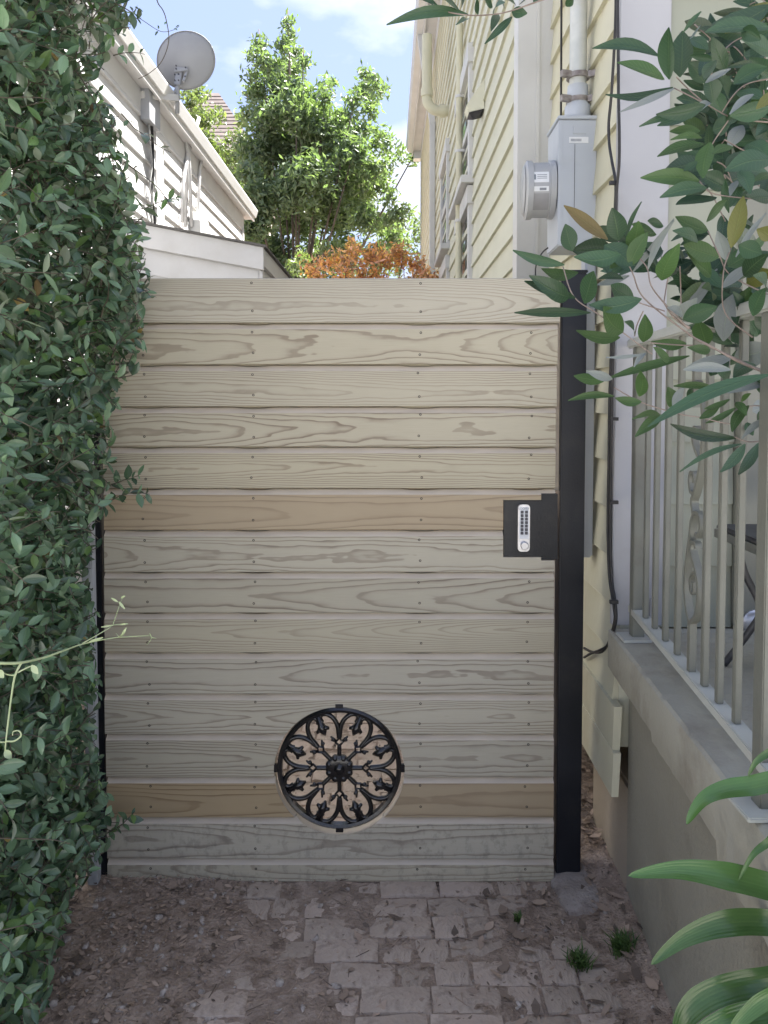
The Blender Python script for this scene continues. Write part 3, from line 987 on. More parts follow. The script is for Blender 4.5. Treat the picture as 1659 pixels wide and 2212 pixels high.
for k in range(8):
    A = 45 * k
    rel([(.19, 0), (.30, 0), (.37, 0)], A, .0072, "spoke")
    # open diamond
    dm = MB()
    dm.tube([pol(.365, A), pol(.43, A - 8), pol(.495, A), pol(.43, A + 8), pol(.365, A)], .0042, 6)
    dm.build("diamond", M["cast_iron"], grille)
    for s in (-1, 1):
        path_ = [(.495, 0), (.56, 1.0 * s), (.66, 1.8 * s), (.75, 3.8 * s), (.84, 7.5 * s), (.905, 12.5 * s), (.93, 17.5 * s)]
        rel(path_, A, .0076, "scroll")
        rel([(.905, 12.5 * s), (.925, 16.5 * s), (.90, 19.6 * s), (.85, 20.6 * s), (.80, 19.8 * s)], A, .0068, "curl")
        tf = MB()
        for dr, da in ((.52, 12), (.49, 15.5), (.55, 14.5)):
            tf.tube([pol(.455, A + 8 * s), pol((.455 + dr) / 2, A + (8 + da) / 2 * s, -.004), pol(dr, A + da * s, -.006)], [.004, .0045, .0028], 6)
        tf.lathe([(.002, .004), (.0062, 0), (.0062, -.004), (.002, -.009)], pol(.485, A + 12 * s), (0, 1, 0), 8)
        tf.build("leaf_tuft", M["cast_iron"], grille, smooth="all")
    B = A + 22.5
    bd = MB()
    c_ = pol(.70, B)
    er = Vector((math.cos(R(B)), 0, math.sin(R(B))))
    et = Vector((-er.z, 0, er.x))
    bd.tube([pol(.93, B), pol(.80, B), pol(.74, B, -.004), pol(.66, B, -.004), pol(.585, B)], [.0085, .0095, .013, .0115, .003], 10)
    for s in (-1, 1):
        bd.tube([c_ + er * .014, c_ + et * s * .010 - Vector((0, .004, 0)), c_ + et * s * .021 - er * .004 - Vector((0, .005, 0))], [.007, .008, .0045], 8)
    bd.build("bud", M["cast_iron"], grille, smooth="all")
for A in (0, 90, 180, 270):
    e = pol(1.0, A)
    er = Vector((math.cos(R(A)), 0, math.sin(R(A))))
    MB().bar(e - er * .004, e + er * .011, .024, .012, (0, 1, 0)).build("tab", M["cast_iron"], grille, bevel=.001)

# gate posts
px0, px1 = P(1208.5, 1200, GY + .012).x, P(1262, 1200, GY + .012).x
post = thing("gate_post", "black square steel post beside the keypad lock, set in concrete", "post", "gate posts")
MB().box(px0, px1, GY + .012, GY + .088, -.05, 1.905).build("shaft", M["black_steel"], post, bevel=.003)
MB().box(px0 - .002, px1 + .002, GY + .010, GY + .090, 1.9055, 1.914).build("cap", M["black_steel"], post, bevel=.002)
post = thing("gate_post", "black steel hinge post half hidden by the leafy vine", "post", "gate posts")
lx0, lx1 = P(202, 1700, GY + .012).x, P(236, 1700, GY + .012).x
MB().box(lx0, lx1 - .012, GY + .012, GY + .075, -.06, 1.86).build("shaft", M["black_steel"], post, bevel=.003)
MB().box(lx0 - .002, lx1 - .010, GY + .010, GY + .077, 1.8605, 1.869).build("cap", M["black_steel"], post, bevel=.002)
for z in (.35, 1.5):
    MB().tube([(lx1 + .004, GY + .03, z - .04), (lx1 + .004, GY + .03, z + .04)], .008, 10).build("hinge", M["black_steel"], post)

# ------------------------------------------------------------------ yellow house
yh = thing("yellow_house", "pale yellow clapboard house with pipes and white trim on its side", "house")
WN, WR, YC, YJ, YE = 0.69, 0.567, 2.27, 3.26, 13.3
SOF = 5.70
EXP = 0.143
wall_n = MB().box(WN, WN + .12, YC, YJ + .3, .475, 5.9).build("side_wall", M["yellow"], yh)
def lap_mesh(axis, length, exposure, th=.021, top=.004, mat=None):
    """weatherboard: local origin bottom centre; lip points to -normal"""
    prof = [(-th, 0.0), (-th + .001, .0015), (-top, exposure + .018), (0.0, exposure + .018), (0.0, 0.0)]
    mb = MB()
    if axis == "y":      # wall runs along y, faces -x
        mb.prism([(a, b) for a, b in prof], "y", 0, length)
    else:                # wall runs along x, faces -y
        mb.prism([(a, b) for a, b in prof], "x", 0, length)
    return mb.mesh("clapboard", mat)
cm = lap_mesh("y", YJ - YC, EXP, mat=M["yellow_worn"])
z = .475
while z < 5.6:
    link_mesh("clapboard", cm, wall_n, (WN - .0005, YC, z), (0, rnd.uniform(-.006, .006), rnd.uniform(-.001, .001)))
    z += EXP
# rear part juts out
wall_r = MB().box(WR, WR + .12, YJ + .12, YE, .475, SOF).build("rear_wall", M["yellow"], yh)
cm2 = lap_mesh("y", YE - YJ - .13, EXP, mat=M["yellow"])
z = .475 + .05
while z < SOF - .1:
    link_mesh("clapboard", cm2, wall_r, (WR - .0005, YJ + .125, z), (0, rnd.uniform(-.004, .004), 0))
    z += EXP
# corner trim of the jog (faces the camera)
MB().box(WR - .030, WN + .002, YJ, YJ + .02, .45, 5.75).build("corner_board", M["trim"], yh, bevel=.002)
MB().box(WR - .029, WR - .004, YJ + .0205, YJ + .115, .45, 5.75).build("corner_board", M["trim"], yh, bevel=.002)
MB().box(WR + .045, WR + .060, YJ - .006, YJ - .0005, .45, 5.75).build("bead", M["trim"], yh)
# eave of the rear part
EX = 0.396
MB().box(EX + .02, WR + .1, YJ - .3, YE + .18, SOF, SOF + .02).build("soffit", M["trim"], yh)
MB().box(EX, EX + .019, YJ - .3, YE + .2, SOF - .03, SOF + .17).build("fascia", M["trim"], yh)
MB().prism([(EX - .10, SOF + .16), (EX - .075, SOF + .05), (EX - .001, SOF + .03), (EX - .001, SOF + .17)], "y", YJ - .3, YE + .22).build("gutter", M["trim"], yh)
MB().box(WR - .03, WR - .004, YJ + .13, YE, SOF - .16, SOF - .002).build("frieze_board", M["trim"], yh)
MB().box(EX + .03, WR + .12, YE + .001, YE + .2, SOF - .12, SOF - .001).build("eave_return", M["trim"], yh)
MB().box(WR - .028, WR + .12, YE + .001, YE + .025, .45, SOF - .13).build("corner_board", M["trim"], yh)
# roof and body mass
MB().add([(EX - .05, 2.0, SOF + .18), (EX - .05, YE + .3, SOF + .18), (4.6, YE + .3, 8.0), (4.6, 2.0, 8.0), (8.8, 2.0, SOF + .18), (8.8, YE + .3, SOF + .18)],
         [(0, 3, 2, 1), (3, 4, 5, 2), (0, 1, 5, 4), (0, 4, 3), (1, 2, 5)]).build("roof", M["roof_grey"], yh)
MB().box(WN + .125, 8.4, YC + .14, YE - .01, .44, SOF + .1).build("house_body", M["yellow"], yh)
# porch end wall with its clapboards (faces the camera)
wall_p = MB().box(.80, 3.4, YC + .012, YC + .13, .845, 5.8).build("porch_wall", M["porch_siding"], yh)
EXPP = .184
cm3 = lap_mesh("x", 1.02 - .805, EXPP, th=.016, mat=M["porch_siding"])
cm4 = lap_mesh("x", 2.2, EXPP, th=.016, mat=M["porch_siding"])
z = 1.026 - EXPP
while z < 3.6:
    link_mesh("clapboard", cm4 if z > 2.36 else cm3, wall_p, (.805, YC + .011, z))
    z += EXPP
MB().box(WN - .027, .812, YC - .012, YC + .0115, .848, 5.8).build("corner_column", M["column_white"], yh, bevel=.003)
MB().box(.775, .800, YC - .018, YC - .0125, .85, .93).build("column_patch", M["column_white"], yh)
MB().box(1.022, 1.085, YC - .025, YC + .008, .85, 2.36).build("door_casing", M["door_paint"], yh, bevel=.003)
MB().box(1.0855, 1.95, YC - .008, YC + .008, .85, 2.36).build("porch_door", M["door_paint"], yh)
MB().box(1.0, 2.02, YC - .03, YC + .004, 2.365, 2.48).build("door_head", M["trim"], yh, bevel=.003)
# bottom skirt boards
MB().prism([(WN - .030, .62), (WN - .034, .475), (WN - .012, .475), (WN - .006, .62)], "y", YC - .055, YJ).build("skirt_board", M["yellow_worn"], yh)
MB().prism([(WN - .036, .49), (WN - .040, .36), (WN - .02, .36), (WN - .014, .49)], "y", YC - .075, YJ).build("skirt_board", M["yellow_worn"], yh)
MB().box(WN + .022, WN + .20, 2.0, 2.63, -.05, .37).build("foundation", M["stucco_peach"], yh, bevel=.01)
# windows on the rear wall
def window(y0, y1, z0, z1, sill=True, mid=False):
    X = WR - .004
    fr = MB()
    w = .095
    fr.box(X - .034, X - .001, y0 - w, y0, z0, z1)
    fr.box(X - .034, X - .001, y1, y1 + w, z0, z1)
    fr = fr.build("window", M["trim"], yh, bevel=.002)
    MB().box(X - .046, X - .001, y0 - w - .02, y1 + w + .02, z1 + .0005, z1 + .12).build("window_head", M["trim"], fr, bevel=.002)
    MB().box(X - .012, X - .006, y0 + .002, y1 - .002, z0 + .05, z1 - .002).build("pane", M["glass"], fr)
    MB().box(X - .026, X - .0125, y0 + .002, y1 - .002, (z0 + z1) / 2 - .02, (z0 + z1) / 2 + .025).build("sash", M["trim"], fr)
    if sill:
        MB().box(X - .09, X - .001, y0 - w - .05, y1 + w + .05, z0 - .05, z0 - .0005).build("sill", M["trim"], fr, bevel=.003)
window(5.25, 6.05, 2.98, 3.72)
window(5.25, 6.05, 1.3, 2.80, False)
window(7.2, 7.95, 2.92, 3.75)
window(7.2, 7.9, 1.3, 2.70, False)
window(10.6, 11.6, 1.2, 2.65, False)
# vents, pipes
def pipe(name, pts, r, mat, n=14, sm=True):
    return MB().tube(pts, r, n).build(name, M[mat], yh, smooth=True)
yv = 7.24
pz = P(919, 240, yv).z
px = .352
vent_p = pipe("vent_pipe", [(px, yv, P(919, 76, yv).z), (px, yv, pz + .12)] + [(px + .12 * (1 - math.cos(a)), yv, pz + .12 - .12 * math.sin(a)) for a in [R(10 * k) for k in range(1, 10)]] + [(WR + .01, yv, pz)], .047, "yellow_pipe", 18)
MB().lathe([(.056, 0), (.056, .07)], (px, yv, pz + .13), (0, 0, 1), 18).build("coupling", M["yellow_pipe"], vent_p, smooth=True)
MB().lathe([(.058, 0), (.058, .06)], (WR - .10, yv, pz), (1, 0, 0), 18).build("coupling", M["yellow_pipe"], vent_p, smooth=True)
xs_ = WR - .055
ds = MB().box(WR - .085, WR - .022, 9.15, 9.25, .5, P(944, 268, 9.2).z).build("downspout", M["trim"], yh, bevel=.008)
MB().bar((WR - .053, 9.2, P(944, 268, 9.2).z), (EX - .03, 9.2, SOF + .04), .065, .09, (0, 1, 0)).build("downspout_elbow", M["trim"], ds)
yp = 5.72
vp = pipe("standpipe", [(WR - .052, yp, .4), (WR - .052, yp, P(990, 52, yp).z)], .025, "yellow_pipe", 14)
for v in (212, 330, 480):
    zc = P(994, v, yp).z
    MB().lathe([(.029, 0), (.029, .02)], (WR - .052, yp, zc), (0, 0, 1), 14).build("pipe_strap", M["trim"], vp)
    MB().box(WR - .05, WR, yp - .03, yp - .02, zc, zc + .02).build("strap_tail", M["trim"], vp)
# hooded dryer vent
yd, zd = 4.62, P(1035, 222, 4.62).z
hood = MB()
hood.add([(WR - .012, yd - .075, zd + .11), (WR - .012, yd + .075, zd + .11), (WR - .012, yd - .075, zd - .06), (WR - .012, yd + .075, zd - .06),
          (WR - .115, yd - .06, zd - .035), (WR - .115, yd + .06, zd - .035), (WR - .10, yd - .06, zd - .075), (WR - .10, yd + .06, zd - .075)],
         [(0, 1, 5, 4), (0, 4, 6, 2), (1, 3, 7, 5), (4, 5, 7, 6)])
hd = hood.build("vent_hood", M["yellow"], yh)
MB().add([(WR - .014, yd - .072, zd - .062), (WR - .014, yd + .072, zd - .062), (WR - .10, yd + .058, zd - .078), (WR - .10, yd - .058, zd - .078), (WR - .07, yd, zd - .10)],
         [(0, 1, 4), (1, 2, 4), (2, 3, 4), (3, 0, 4)]).build("flap", M["dark_vent"], hd)
# round lamp at far corner
lc = P(905, 582, 13.0)
lamp = thing("wall_lamp", "small round wall lamp at the far corner of the yellow house", "lamp")
MB().lathe([(.01, 0), (.16, .03), (.16, .09), (.1, .14)], (WR - .03, 13.1, lc.z), (-1, 0, 0), 18).build("shade", M["meter_grey"], lamp, smooth=True)
MB().box(WR - .06, WR + .0, 13.06, 13.14, lc.z - .05, lc.z + .05).build("bracket", M["meter_grey"], lamp)

# electric meter box
mt = thing("electric_meter", "grey electric meter box with round glass meter on the yellow wall", "meter box")
bx0, bx1, by0, by1 = P(1206, 400, 2.56).x, WN - .006, 2.56, 2.735
bz0, bz1 = P(1240, 531, 2.56).z, P(1240, 258, 2.56).z
MB().box(bx0, bx1, by0, by1, bz0, bz1).build("enclosure", M["meter_grey"], mt, bevel=.004)
MB().box(bx0 - .004, bx1 + .002, by0 - .005, by1 + .004, bz1 + .0005, bz1 + .012).build("lid", M["meter_grey"], mt, bevel=.002)
MB().box(bx0 - .0015, bx0 + .010, by0 - .0025, by0 - .0003, bz0 + .004, bz1 - .004).build("edge_flange", M["meter_grey"], mt)
MB().box(bx1 - .075, bx1 - .0735, by0 - .0012, by0 - .0003, bz0 + .12, bz1 - .08).build("seam", M["silver_dark"], mt)
def plate_front(u0, u1, v0, v1, name, matn, dy=.0015):
    a, b = P(u0, v1, by0), P(u1, v0, by0)
    return MB().box(a.x, b.x, by0 - dy, by0 - .0002, a.z, b.z).build(name, M[matn], mt)
plate_front(1238, 1265, 272, 289, "label_plate", "meter_grey", .003)
lb = plate_front(1229, 1271, 296, 309, "label", "label_white")
for k in range(9):
    a, b = P(1233 + k * 2.6, 305.5, by0), P(1234.6 + k * 2.6, 300, by0)
    MB().box(a.x, b.x, by0 - .0021, by0 - .0016, a.z, b.z).build("print", M["label_print"], lb)
for rr_ in (.030, .020):
    kn = MB()
    c_ = P(1246, 480, by0)
    n = 28
    for k in range(n):
        a = 2 * math.pi * k / n
        for q_ in (rr_, rr_ - .002):
            for dy in (-.0014, .0):
                kn.v.append((c_.x + q_ * math.cos(a), by0 + dy, c_.z + q_ * math.sin(a)))
    for k in range(n):
        a, b = k * 4, ((k + 1) % n) * 4
        kn.f += [(a, b, b + 2, a + 2), (a, a + 1, b + 1, b), (a + 2, b + 2, b + 3, a + 3)]
    kn.build("knockout", M["meter_grey"], mt)
mc = P(1160, 411, 2.645)
met = MB()
mx0 = bx0 + .002
ml = mx0 - .460
ax_ = (-1, 0, 0)
met.lathe([(.096, 0), (.096, .018), (.090, .02), (.090, ml - .024)], (mx0, 2.645, mc.z), ax_, 40)
met = met.build("meter", M["meter_pale"], mt, smooth=True)
MB().lathe([(.0905, ml - .0245), (.096, ml - .024), (.097, ml - .006), (.086, ml), (.05, ml + .006), (.01, ml + .008)], (mx0, 2.645, mc.z), ax_, 40).build("meter_ring", M["meter_pale"], met, smooth=True)
MB().lathe([(.082, ml + .003), (.075, ml + .006), (.04, ml + .010), (.005, ml + .011)], (mx0, 2.645, mc.z), ax_, 40).build("meter_glass", M["meter_pale"], met, smooth=True)
def curved(name, a0, a1, x0, x1, r, matn):
    m_ = MB()
    k_ = 8
    for i in range(k_ + 1):
        a = R(a0 + (a1 - a0) * i / k_)
        for x in (x0, x1):
            m_.v.append((x, 2.645 - r * math.cos(a), mc.z + r * math.sin(a)))
    for i in range(k_):
        m_.f.append((i * 2, i * 2 + 1, i * 2 + 3, i * 2 + 2))
    m_.build(name, M[matn], met, fix=False)
xa = mx0 - .022
curved("meter_label", 2, 26, xa - .004, xa - .058, .0906, "label_white")
curved("meter_print", 8, 20, xa - .046, xa - .053, .0909, "label_print")
for k in range(3):
    curved("meter_print", 10 + k * 4, 11.5 + k * 4, xa - .010, xa - .042, .0909, "label_print")
curved("meter_label", -16, -6, xa - .004, xa - .062, .0906, "label_white")
curved("meter_print", -14, -9, xa - .012, xa - .034, .0909, "label_print")
curved("meter_lower", -58, -20, xa - .002, xa - .064, .0907, "meter_dark")
mpv = Matrix.Translation((mx0, 2.645, mc.z))
met.matrix_world = mpv @ Matrix.Rotation(R(-4.5), 4, "Z") @ mpv.inverted()
# conduit above
cy, cx = 2.625, P(1249, 120, 2.625).x
MB().tube([(cx, cy, bz1 + .03), (cx, cy, 5.6)], .0285, 20).build("conduit", M["galv"], mt, smooth=True)
MB().lathe([(.047, 0), (.047, .012), (.043, .014), (.043, .05), (.036, .06), (.034, .12)], (cx, cy, bz1 + .012), (0, 0, 1), 24).build("conduit_hub", M["meter_grey"], mt, smooth=True)
for dz in (.075, .155):
    st_ = MB().lathe([(.0385, 0), (.0385, .016)], (cx, cy, bz1 + dz), (0, 0, 1), 24).build("clamp", M["rusty"], mt)
    MB().bar((cx - .03, cy - .02, bz1 + dz + .008), (cx - .062, cy - .03, bz1 + dz + .008), .016, .02).build("clamp_ear", M["rusty"], st_)
    MB().bar((cx + .03, cy - .02, bz1 + dz + .008), (cx + .052, cy - .03, bz1 + dz + .008), .016, .02).build("clamp_ear", M["rusty"], st_)
MB().tube(spline([(cx + .045, cy - .03, bz1 + .16), (cx + .06, cy - .04, bz1 + .12), (cx + .045, cy - .03, bz1 + .08)]), .003, 6).build("ground_wire", M["cable"], mt)
# lower riser
MB().box(P(1261, 900, 2.5).x, P(1284, 900, 2.5).x, 2.5, 2.56, P(1270, 1205, 2.5).z, bz0 - .001).build("riser", M["meter_grey"], mt, bevel=.006)
MB().tube(spline([P(1184, 535, 2.62), P(1170, 548, 2.62), P(1157, 580, 2.62), P(1160, 640, 2.64)]), .0025, 6).build("ground_wire", M["cable"], mt)

# cables on the siding
def yw(u, x=.652):
    return x * FPX / (u - U0)
cb = thing("cable_run", "thin black cables running down the yellow siding beside the white column", "cable")
paths = [[(1331, -60), (1329, 60), (1321, 200), (1315, 265), (1316, 310), (1322, 350), (1330, 400), (1327, 480), (1324, 600), (1322, 700), (1317, 860), (1315, 1000), (1313, 1130), (1316, 1240), (1326, 1310), (1328, 1340), (1316, 1385), (1300, 1408), (1278, 1408), (1262, 1400)],
         [(1334, -60), (1335, 80), (1336, 200), (1338, 300), (1337, 360), (1332, 410), (1330, 480), (1327, 600), (1326, 700), (1322, 860), (1320, 1000), (1318, 1130), (1321, 1240), (1330, 1310), (1329, 1350), (1314, 1392), (1296, 1404), (1276, 1412), (1262, 1420)],
         [(1213, -60), (1212, 200), (1211, 330)]]
for pth in paths:
    MB().tube(spline([P(u, v, yw(u, .652 if u > 1250 else .645)) for u, v in pth], 5), .0042, 8).build("cable", M["cable"], cb, smooth="all")
for v in (395, 905, 1085, 1300):
    p = P(1326, v, yw(1326, .645))
    MB().box(p.x - .012, p.x + .012, p.y - .006, p.y + .006, p.z - .005, p.z + .005).build("cable_clip", M["cable"], cb)

# ------------------------------------------------------------------ porch
SZ = .84
def slab_x(y):
    return .650 - .054 * (2.24 - y)
porch = thing("porch", "taupe painted concrete porch with chipped slab edge and stucco base", "porch")
ys_ = [2.255 - .010 * k for k in range(0, 128)]
sl = MB()
for i, y in enumerate(ys_):
    x = slab_x(y)
    rough_ = noise.noise(Vector((y * 31, 0, 0)))
    th = .122 + .0012 * rough_
    if y < 1.80:
        th = .140 + .003 * rough_
    if y < 1.38:
        th = .178 + .008 * rough_
    j_ = .0012 * noise.noise(Vector((y * 14, 2, 1)))
    for (xx, zz) in ((2.6, SZ), (x + .008, SZ), (x + .001 + j_, SZ - .006), (x + j_, SZ - .02), (x + j_ * 2, SZ - th + .01), (x + .008 + j_, SZ - th), (2.6, SZ - th)):
        sl.v.append((xx, y, zz))
for i in range(len(ys_) - 1):
    for q in range(7):
        q2 = (q + 1) % 7
        sl.f.append((i * 7 + q, i * 7 + q2, (i + 1) * 7 + q2, (i + 1) * 7 + q))
sl.f.append(tuple(range(7)))
sl.f.append(tuple(reversed([(len(ys_) - 1) * 7 + q for q in range(7)])))
sl.build("porch_slab", M["slab"], porch, smooth=True)
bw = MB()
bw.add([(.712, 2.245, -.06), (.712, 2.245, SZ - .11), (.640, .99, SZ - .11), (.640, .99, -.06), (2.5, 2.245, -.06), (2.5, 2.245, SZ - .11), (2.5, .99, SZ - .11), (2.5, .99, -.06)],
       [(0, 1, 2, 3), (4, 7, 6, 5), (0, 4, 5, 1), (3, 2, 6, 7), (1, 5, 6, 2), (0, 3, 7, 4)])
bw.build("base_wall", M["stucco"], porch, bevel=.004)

# railing
def rx(y):
    return .709 - .0843 * (2.2 - y)
rl_ = thing("porch_railing", "taupe wrought iron porch railing with a scroll baluster", "railing")
RB, RT = .927, 1.68
MB().ribbon([(rx(2.2), 2.2, RB - .010), (rx(1.2), 1.2, RB - .010)], (1, 0, 0), .034, .020).build("bottom_rail", M["rail_light"], rl_, bevel=.002)
MB().ribbon([(rx(2.235), 2.235, RT), (rx(1.2), 1.2, RT)], (1, 0, 0), .045, .026).build("top_rail", M["rail_light"], rl_, bevel=.004)
pp = MB().box(rx(2.16) - .017, rx(2.16) + .017, 2.145, 2.178, SZ, RT - .013).build("end_post", M["taupe"], rl_, bevel=.002)
bal = MB().box(-.0068, .0068, -.0068, .0068, 0, RT - RB - .0135).mesh("baluster", M["taupe"], bevel=.0015)
for y in (2.066, 1.97, 1.87, 1.769, 1.574, 1.486, 1.393):
    link_mesh("baluster", bal, rl_, (rx(y), y, RB + .0005))
MB().box(rx(1.256) - .017, rx(1.256) + .017, 1.239, 1.273, SZ, RT - .013).build("end_post", M["taupe"], rl_, bevel=.002)
def sc(pts, w=.016, t=.008):
    q_ = []
    for x, y in pts:
        s = (x - 392) / 2.766 / 1.157 / 315.0
        vv = (1050 + y / 2.766) / 1.1573
        yv_ = 1.662 - s * .85
        q_.append(Vector((rx(yv_), yv_, P(1503, vv, 1.662).z)))
    MB().ribbon(spline(q_, 6), (1, .08, 0), w, t).build("scroll", M["taupe"], rl_, smooth=True)
MB().bar((rx(1.662), 1.662, RB), (rx(1.662), 1.662, P(1503, 1340, 1.662).z), .015, .015, (1, 0, 0)).build("baluster", M["taupe"], rl_)
sc([(392, 1400), (430, 1340), (452, 1240), (455, 1120), (440, 1030), (410, 960), (390, 900), (396, 845), (425, 840), (430, 870)])
sc([(392, 1400), (365, 1330), (348, 1220), (348, 1090), (362, 960), (380, 820), (392, 700), (420, 630), (455, 640), (462, 720), (445, 780), (425, 770)])
sc([(440, 1030), (408, 1050), (388, 1110), (395, 1180), (414, 1180), (414, 1110)], .014, .007)
sc([(405, 640), (392, 560), (410, 500), (440, 380), (462, 220), (470, 60), (460, -100), (430, -220), (400, -260), (385, -200), (395, -150)])
sc([(410, 500), (380, 500), (366, 430), (375, 370), (400, 370), (402, 430)], .014, .007)
sc([(440, 250), (405, 190), (385, 110), (400, 50), (425, 70), (420, 120)], .014, .007)
MB().bar((rx(1.66), 1.66, P(1503, 860, 1.662).z - .02), (rx(1.66), 1.66, RT - .013), .015, .015, (1, 0, 0)).build("baluster", M["taupe"], rl_)
for y in (2.16, 1.256):
    MB().box(rx(y) - .05, rx(y) + .03, y - .045, y + .035, SZ + .0005, SZ + .009).build("base_plate", M["rail_light"], rl_, bevel=.002)

# porch furniture
tb = thing("patio_table", "low dark metal patio table behind the porch railing", "table")
ty = 1.86
tz = P(1600, 1160, ty).z
tx0 = P(1592, 1160, ty).x
MB().box(tx0, tx0 + .75, 1.45, ty + .12, tz, tz + .012).build("table_top", M["table"], tb, bevel=.003)
MB().box(tx0 - .003, tx0 + .75, 1.447, 1.47, tz - .022, tz - .0005).build("apron", M["taupe"], tb)
MB().box(tx0 - .003, tx0 + .02, 1.475, ty + .123, tz - .022, tz - .0005).build("apron", M["taupe"], tb)
for (x, y) in ((tx0 + .03, ty + .08), (tx0 + .03, 1.5), (tx0 + .70, ty + .08), (tx0 + .70, 1.5)):
    MB().tube(spline([(x, y, tz - .0005), (x + .02, y - .015, tz - .10), (x + .055, y - .03, tz - .19), (x + .03, y - .02, SZ + .09), (x - .02, y, SZ + .004)]), .009, 8).build("leg", M["table"], tb, smooth="all")
oc = thing("outlet_cover", "small round metal cover at the foot of the porch door wall", "outlet cover")
pc = P(1631, 1345, YC - .03)
MB().lathe([(.038, .02), (.038, -.002), (.03, -.010), (.01, -.012)], (pc.x, YC - .030, pc.z), (0, 1, 0), 20).build("cover_dome", M["silver"], oc, smooth=True)
MB().box(pc.x - .005, pc.x + .005, YC - .052, YC - .0425, pc.z - .03, pc.z + .02).build("latch", M["silver_dark"], oc)

# ------------------------------------------------------------------ white house on the other side
wh = thing("white_house", "white clapboard house with deep white eave beyond the leafy vine", "house")
XL, YF, XE = -1.90, 10.05, -1.775
ZE = P(545, 465, 10.0).z
wl = MB().box(XL - .15, XL, 1.5, YF, .3, ZE + .02).build("side_wall", M["white"], wh)
cmw = MB().prism([(.028, 0), (.027, .0015), (.004, .168), (0, .168), (0, 0)], "y", 0, YF - 1.5).mesh("clapboard", M["white"])
z = .35
while z < ZE - .2:
    link_mesh("clapboard", cmw, wl, (XL + .0005, 1.5, z), (0, rnd.uniform(-.004, .004), 0))
    z += .15
MB().box(XL + .002, XL + .030, YF - .10, YF, .3, ZE - .17).build("corner_board", M["white"], wh, bevel=.002)
MB().box(XL + .002, XL + .030, 6.28, 6.48, .3, ZE - .17).build("wall_board", M["white"], wh, bevel=.003)
MB().box(XL + .002, XL + .026, 1.5, YF, ZE - .165, ZE - .002).build("frieze_board", M["white"], wh)
MB().box(XL + .002, XE - .02, 1.5, YF + .2, ZE, ZE + .018).build("soffit", M["white"], wh)
MB().box(XE - .0195, XE, 1.5, YF + .22, ZE - .02, ZE + .12).build("fascia", M["white"], wh)
MB().prism([(XE + .0005, ZE + .12), (XE + .0005, ZE + .03), (XE + .02, ZE + .03), (XE + .045, ZE + .11), (XE + .045, ZE + .125)], "y", 1.5, YF + .23).build("gutter", M["white"], wh)
MB().add([(XE + .03, 1.4, ZE + .13), (XE + .03, YF + .25, ZE + .13), (-5, YF + .25, ZE + 1.9), (-5, 1.4, ZE + 1.9), (-8.2, 1.4, ZE + .13), (-8.2, YF + .25, ZE + .13)],
         [(0, 1, 2, 3), (3, 2, 5, 4), (0, 4, 5, 1), (0, 3, 4), (1, 5, 2)]).build("roof", M["roof_grey"], wh)
MB().box(-8, XL - .151, 1.6, YF - .01, .2, ZE + .1).build("house_body", M["white"], wh)
def wpt(u, v, off=.045):
    d = ray(u, v)
    s = (XL + off) / d.x
    return EYE + d * s
for k, pth in enumerate(([(398, 250), (405, 330), (400, 490)], [(430, 255), (408, 330), (414, 490)], [(445, 300), (432, 365), (424, 500)], [(416, 258), (395, 400), (393, 480)])):
    MB().tube([wpt(u, v) for u, v in pth], .016, 10).build("conduit", M["white"], wh, smooth="all")
MB().tube([wpt(376, 255), wpt(412, 300), wpt(452, 312)], .016, 10).build("conduit", M["white"], wh, smooth="all")
MB().box(XL + .02, XL + .09, wpt(322, 240).y - .14, wpt(322, 240).y + .14, wpt(322, 240).z - .11, wpt(322, 240).z + .13).build("junction_box", M["dish"], wh, bevel=.004)
ph = wpt(427, 490)
MB().prism([(ph.y - .22, ph.z - .12), (ph.y - .22, ph.z + .02), (ph.y - .10, ph.z + .12), (ph.y + .10, ph.z + .10), (ph.y + .24, ph.z - .02), (ph.y + .24, ph.z - .12)], "x", XL + .005, XL + .12).build("vent_cover", M["trim"], wh, bevel=.006)

cw = thing("wire_bundle", "bundle of loose grey wires hanging down the white clapboard wall", "wires")
for k in range(7):
    du = rnd.uniform(-5, 5)
    pth = [(318 + k * 1.5, 232), (326 + du, 290), (330 + du * .4, 350), (327 + du, 400), (328 + du * .2, 425), (331 + du, 470), (334 + du * .5, 500)]
    MB().tube(spline([wpt(u, v, .04 + .004 * k) for u, v in pth], 4), .0065, 6).build("wire", M["cable_grey"] if k % 2 else M["cable"], cw, smooth="all")

# lean-to with sloping roof
lt = thing("lean_to", "low white lean-to with a sloping shingle edge below the clapboard wall", "lean-to")
yb = 5.4
p0, p1 = P(250, 476, yb), P(562, 535, yb)
def slope(x):
    return p0.z + (p1.z - p0.z) * (x - p0.x) / (p1.x - p0.x)
xw = -1.84
xr = p1.x
ye = P(632, 601, 1).y
ye = xr * FPX / (628 - U0)
face = MB().prism([(xw, .0), (xr, .0), (xr, slope(xr) - .02), (xw, slope(xw) - .02)], "y", yb, yb + .04).build("front_wall", M["white"], lt)
pl = MB()
k = 0
zoff = .16
while zoff < 1.9:
    lo, hi = zoff + .17, zoff
    a = [(xw, slope(xw) - lo), (xr - .015, slope(xr) - lo), (xr - .015, slope(xr) - hi), (xw, slope(xw) - hi)]
    vs = [(x, yb - .013, z_) for x, z_ in a[:2]] + [(x, yb - .003, z_) for x, z_ in a[2:]] + [(x, yb - .001, z_) for x, z_ in a]
    MB().add(vs, [(0, 1, 2, 3), (7, 6, 5, 4), (0, 4, 5, 1), (1, 5, 6, 2), (2, 6, 7, 3), (3, 7, 4, 0)]).build("panel_board", M["white"], lt)
    zoff += .171
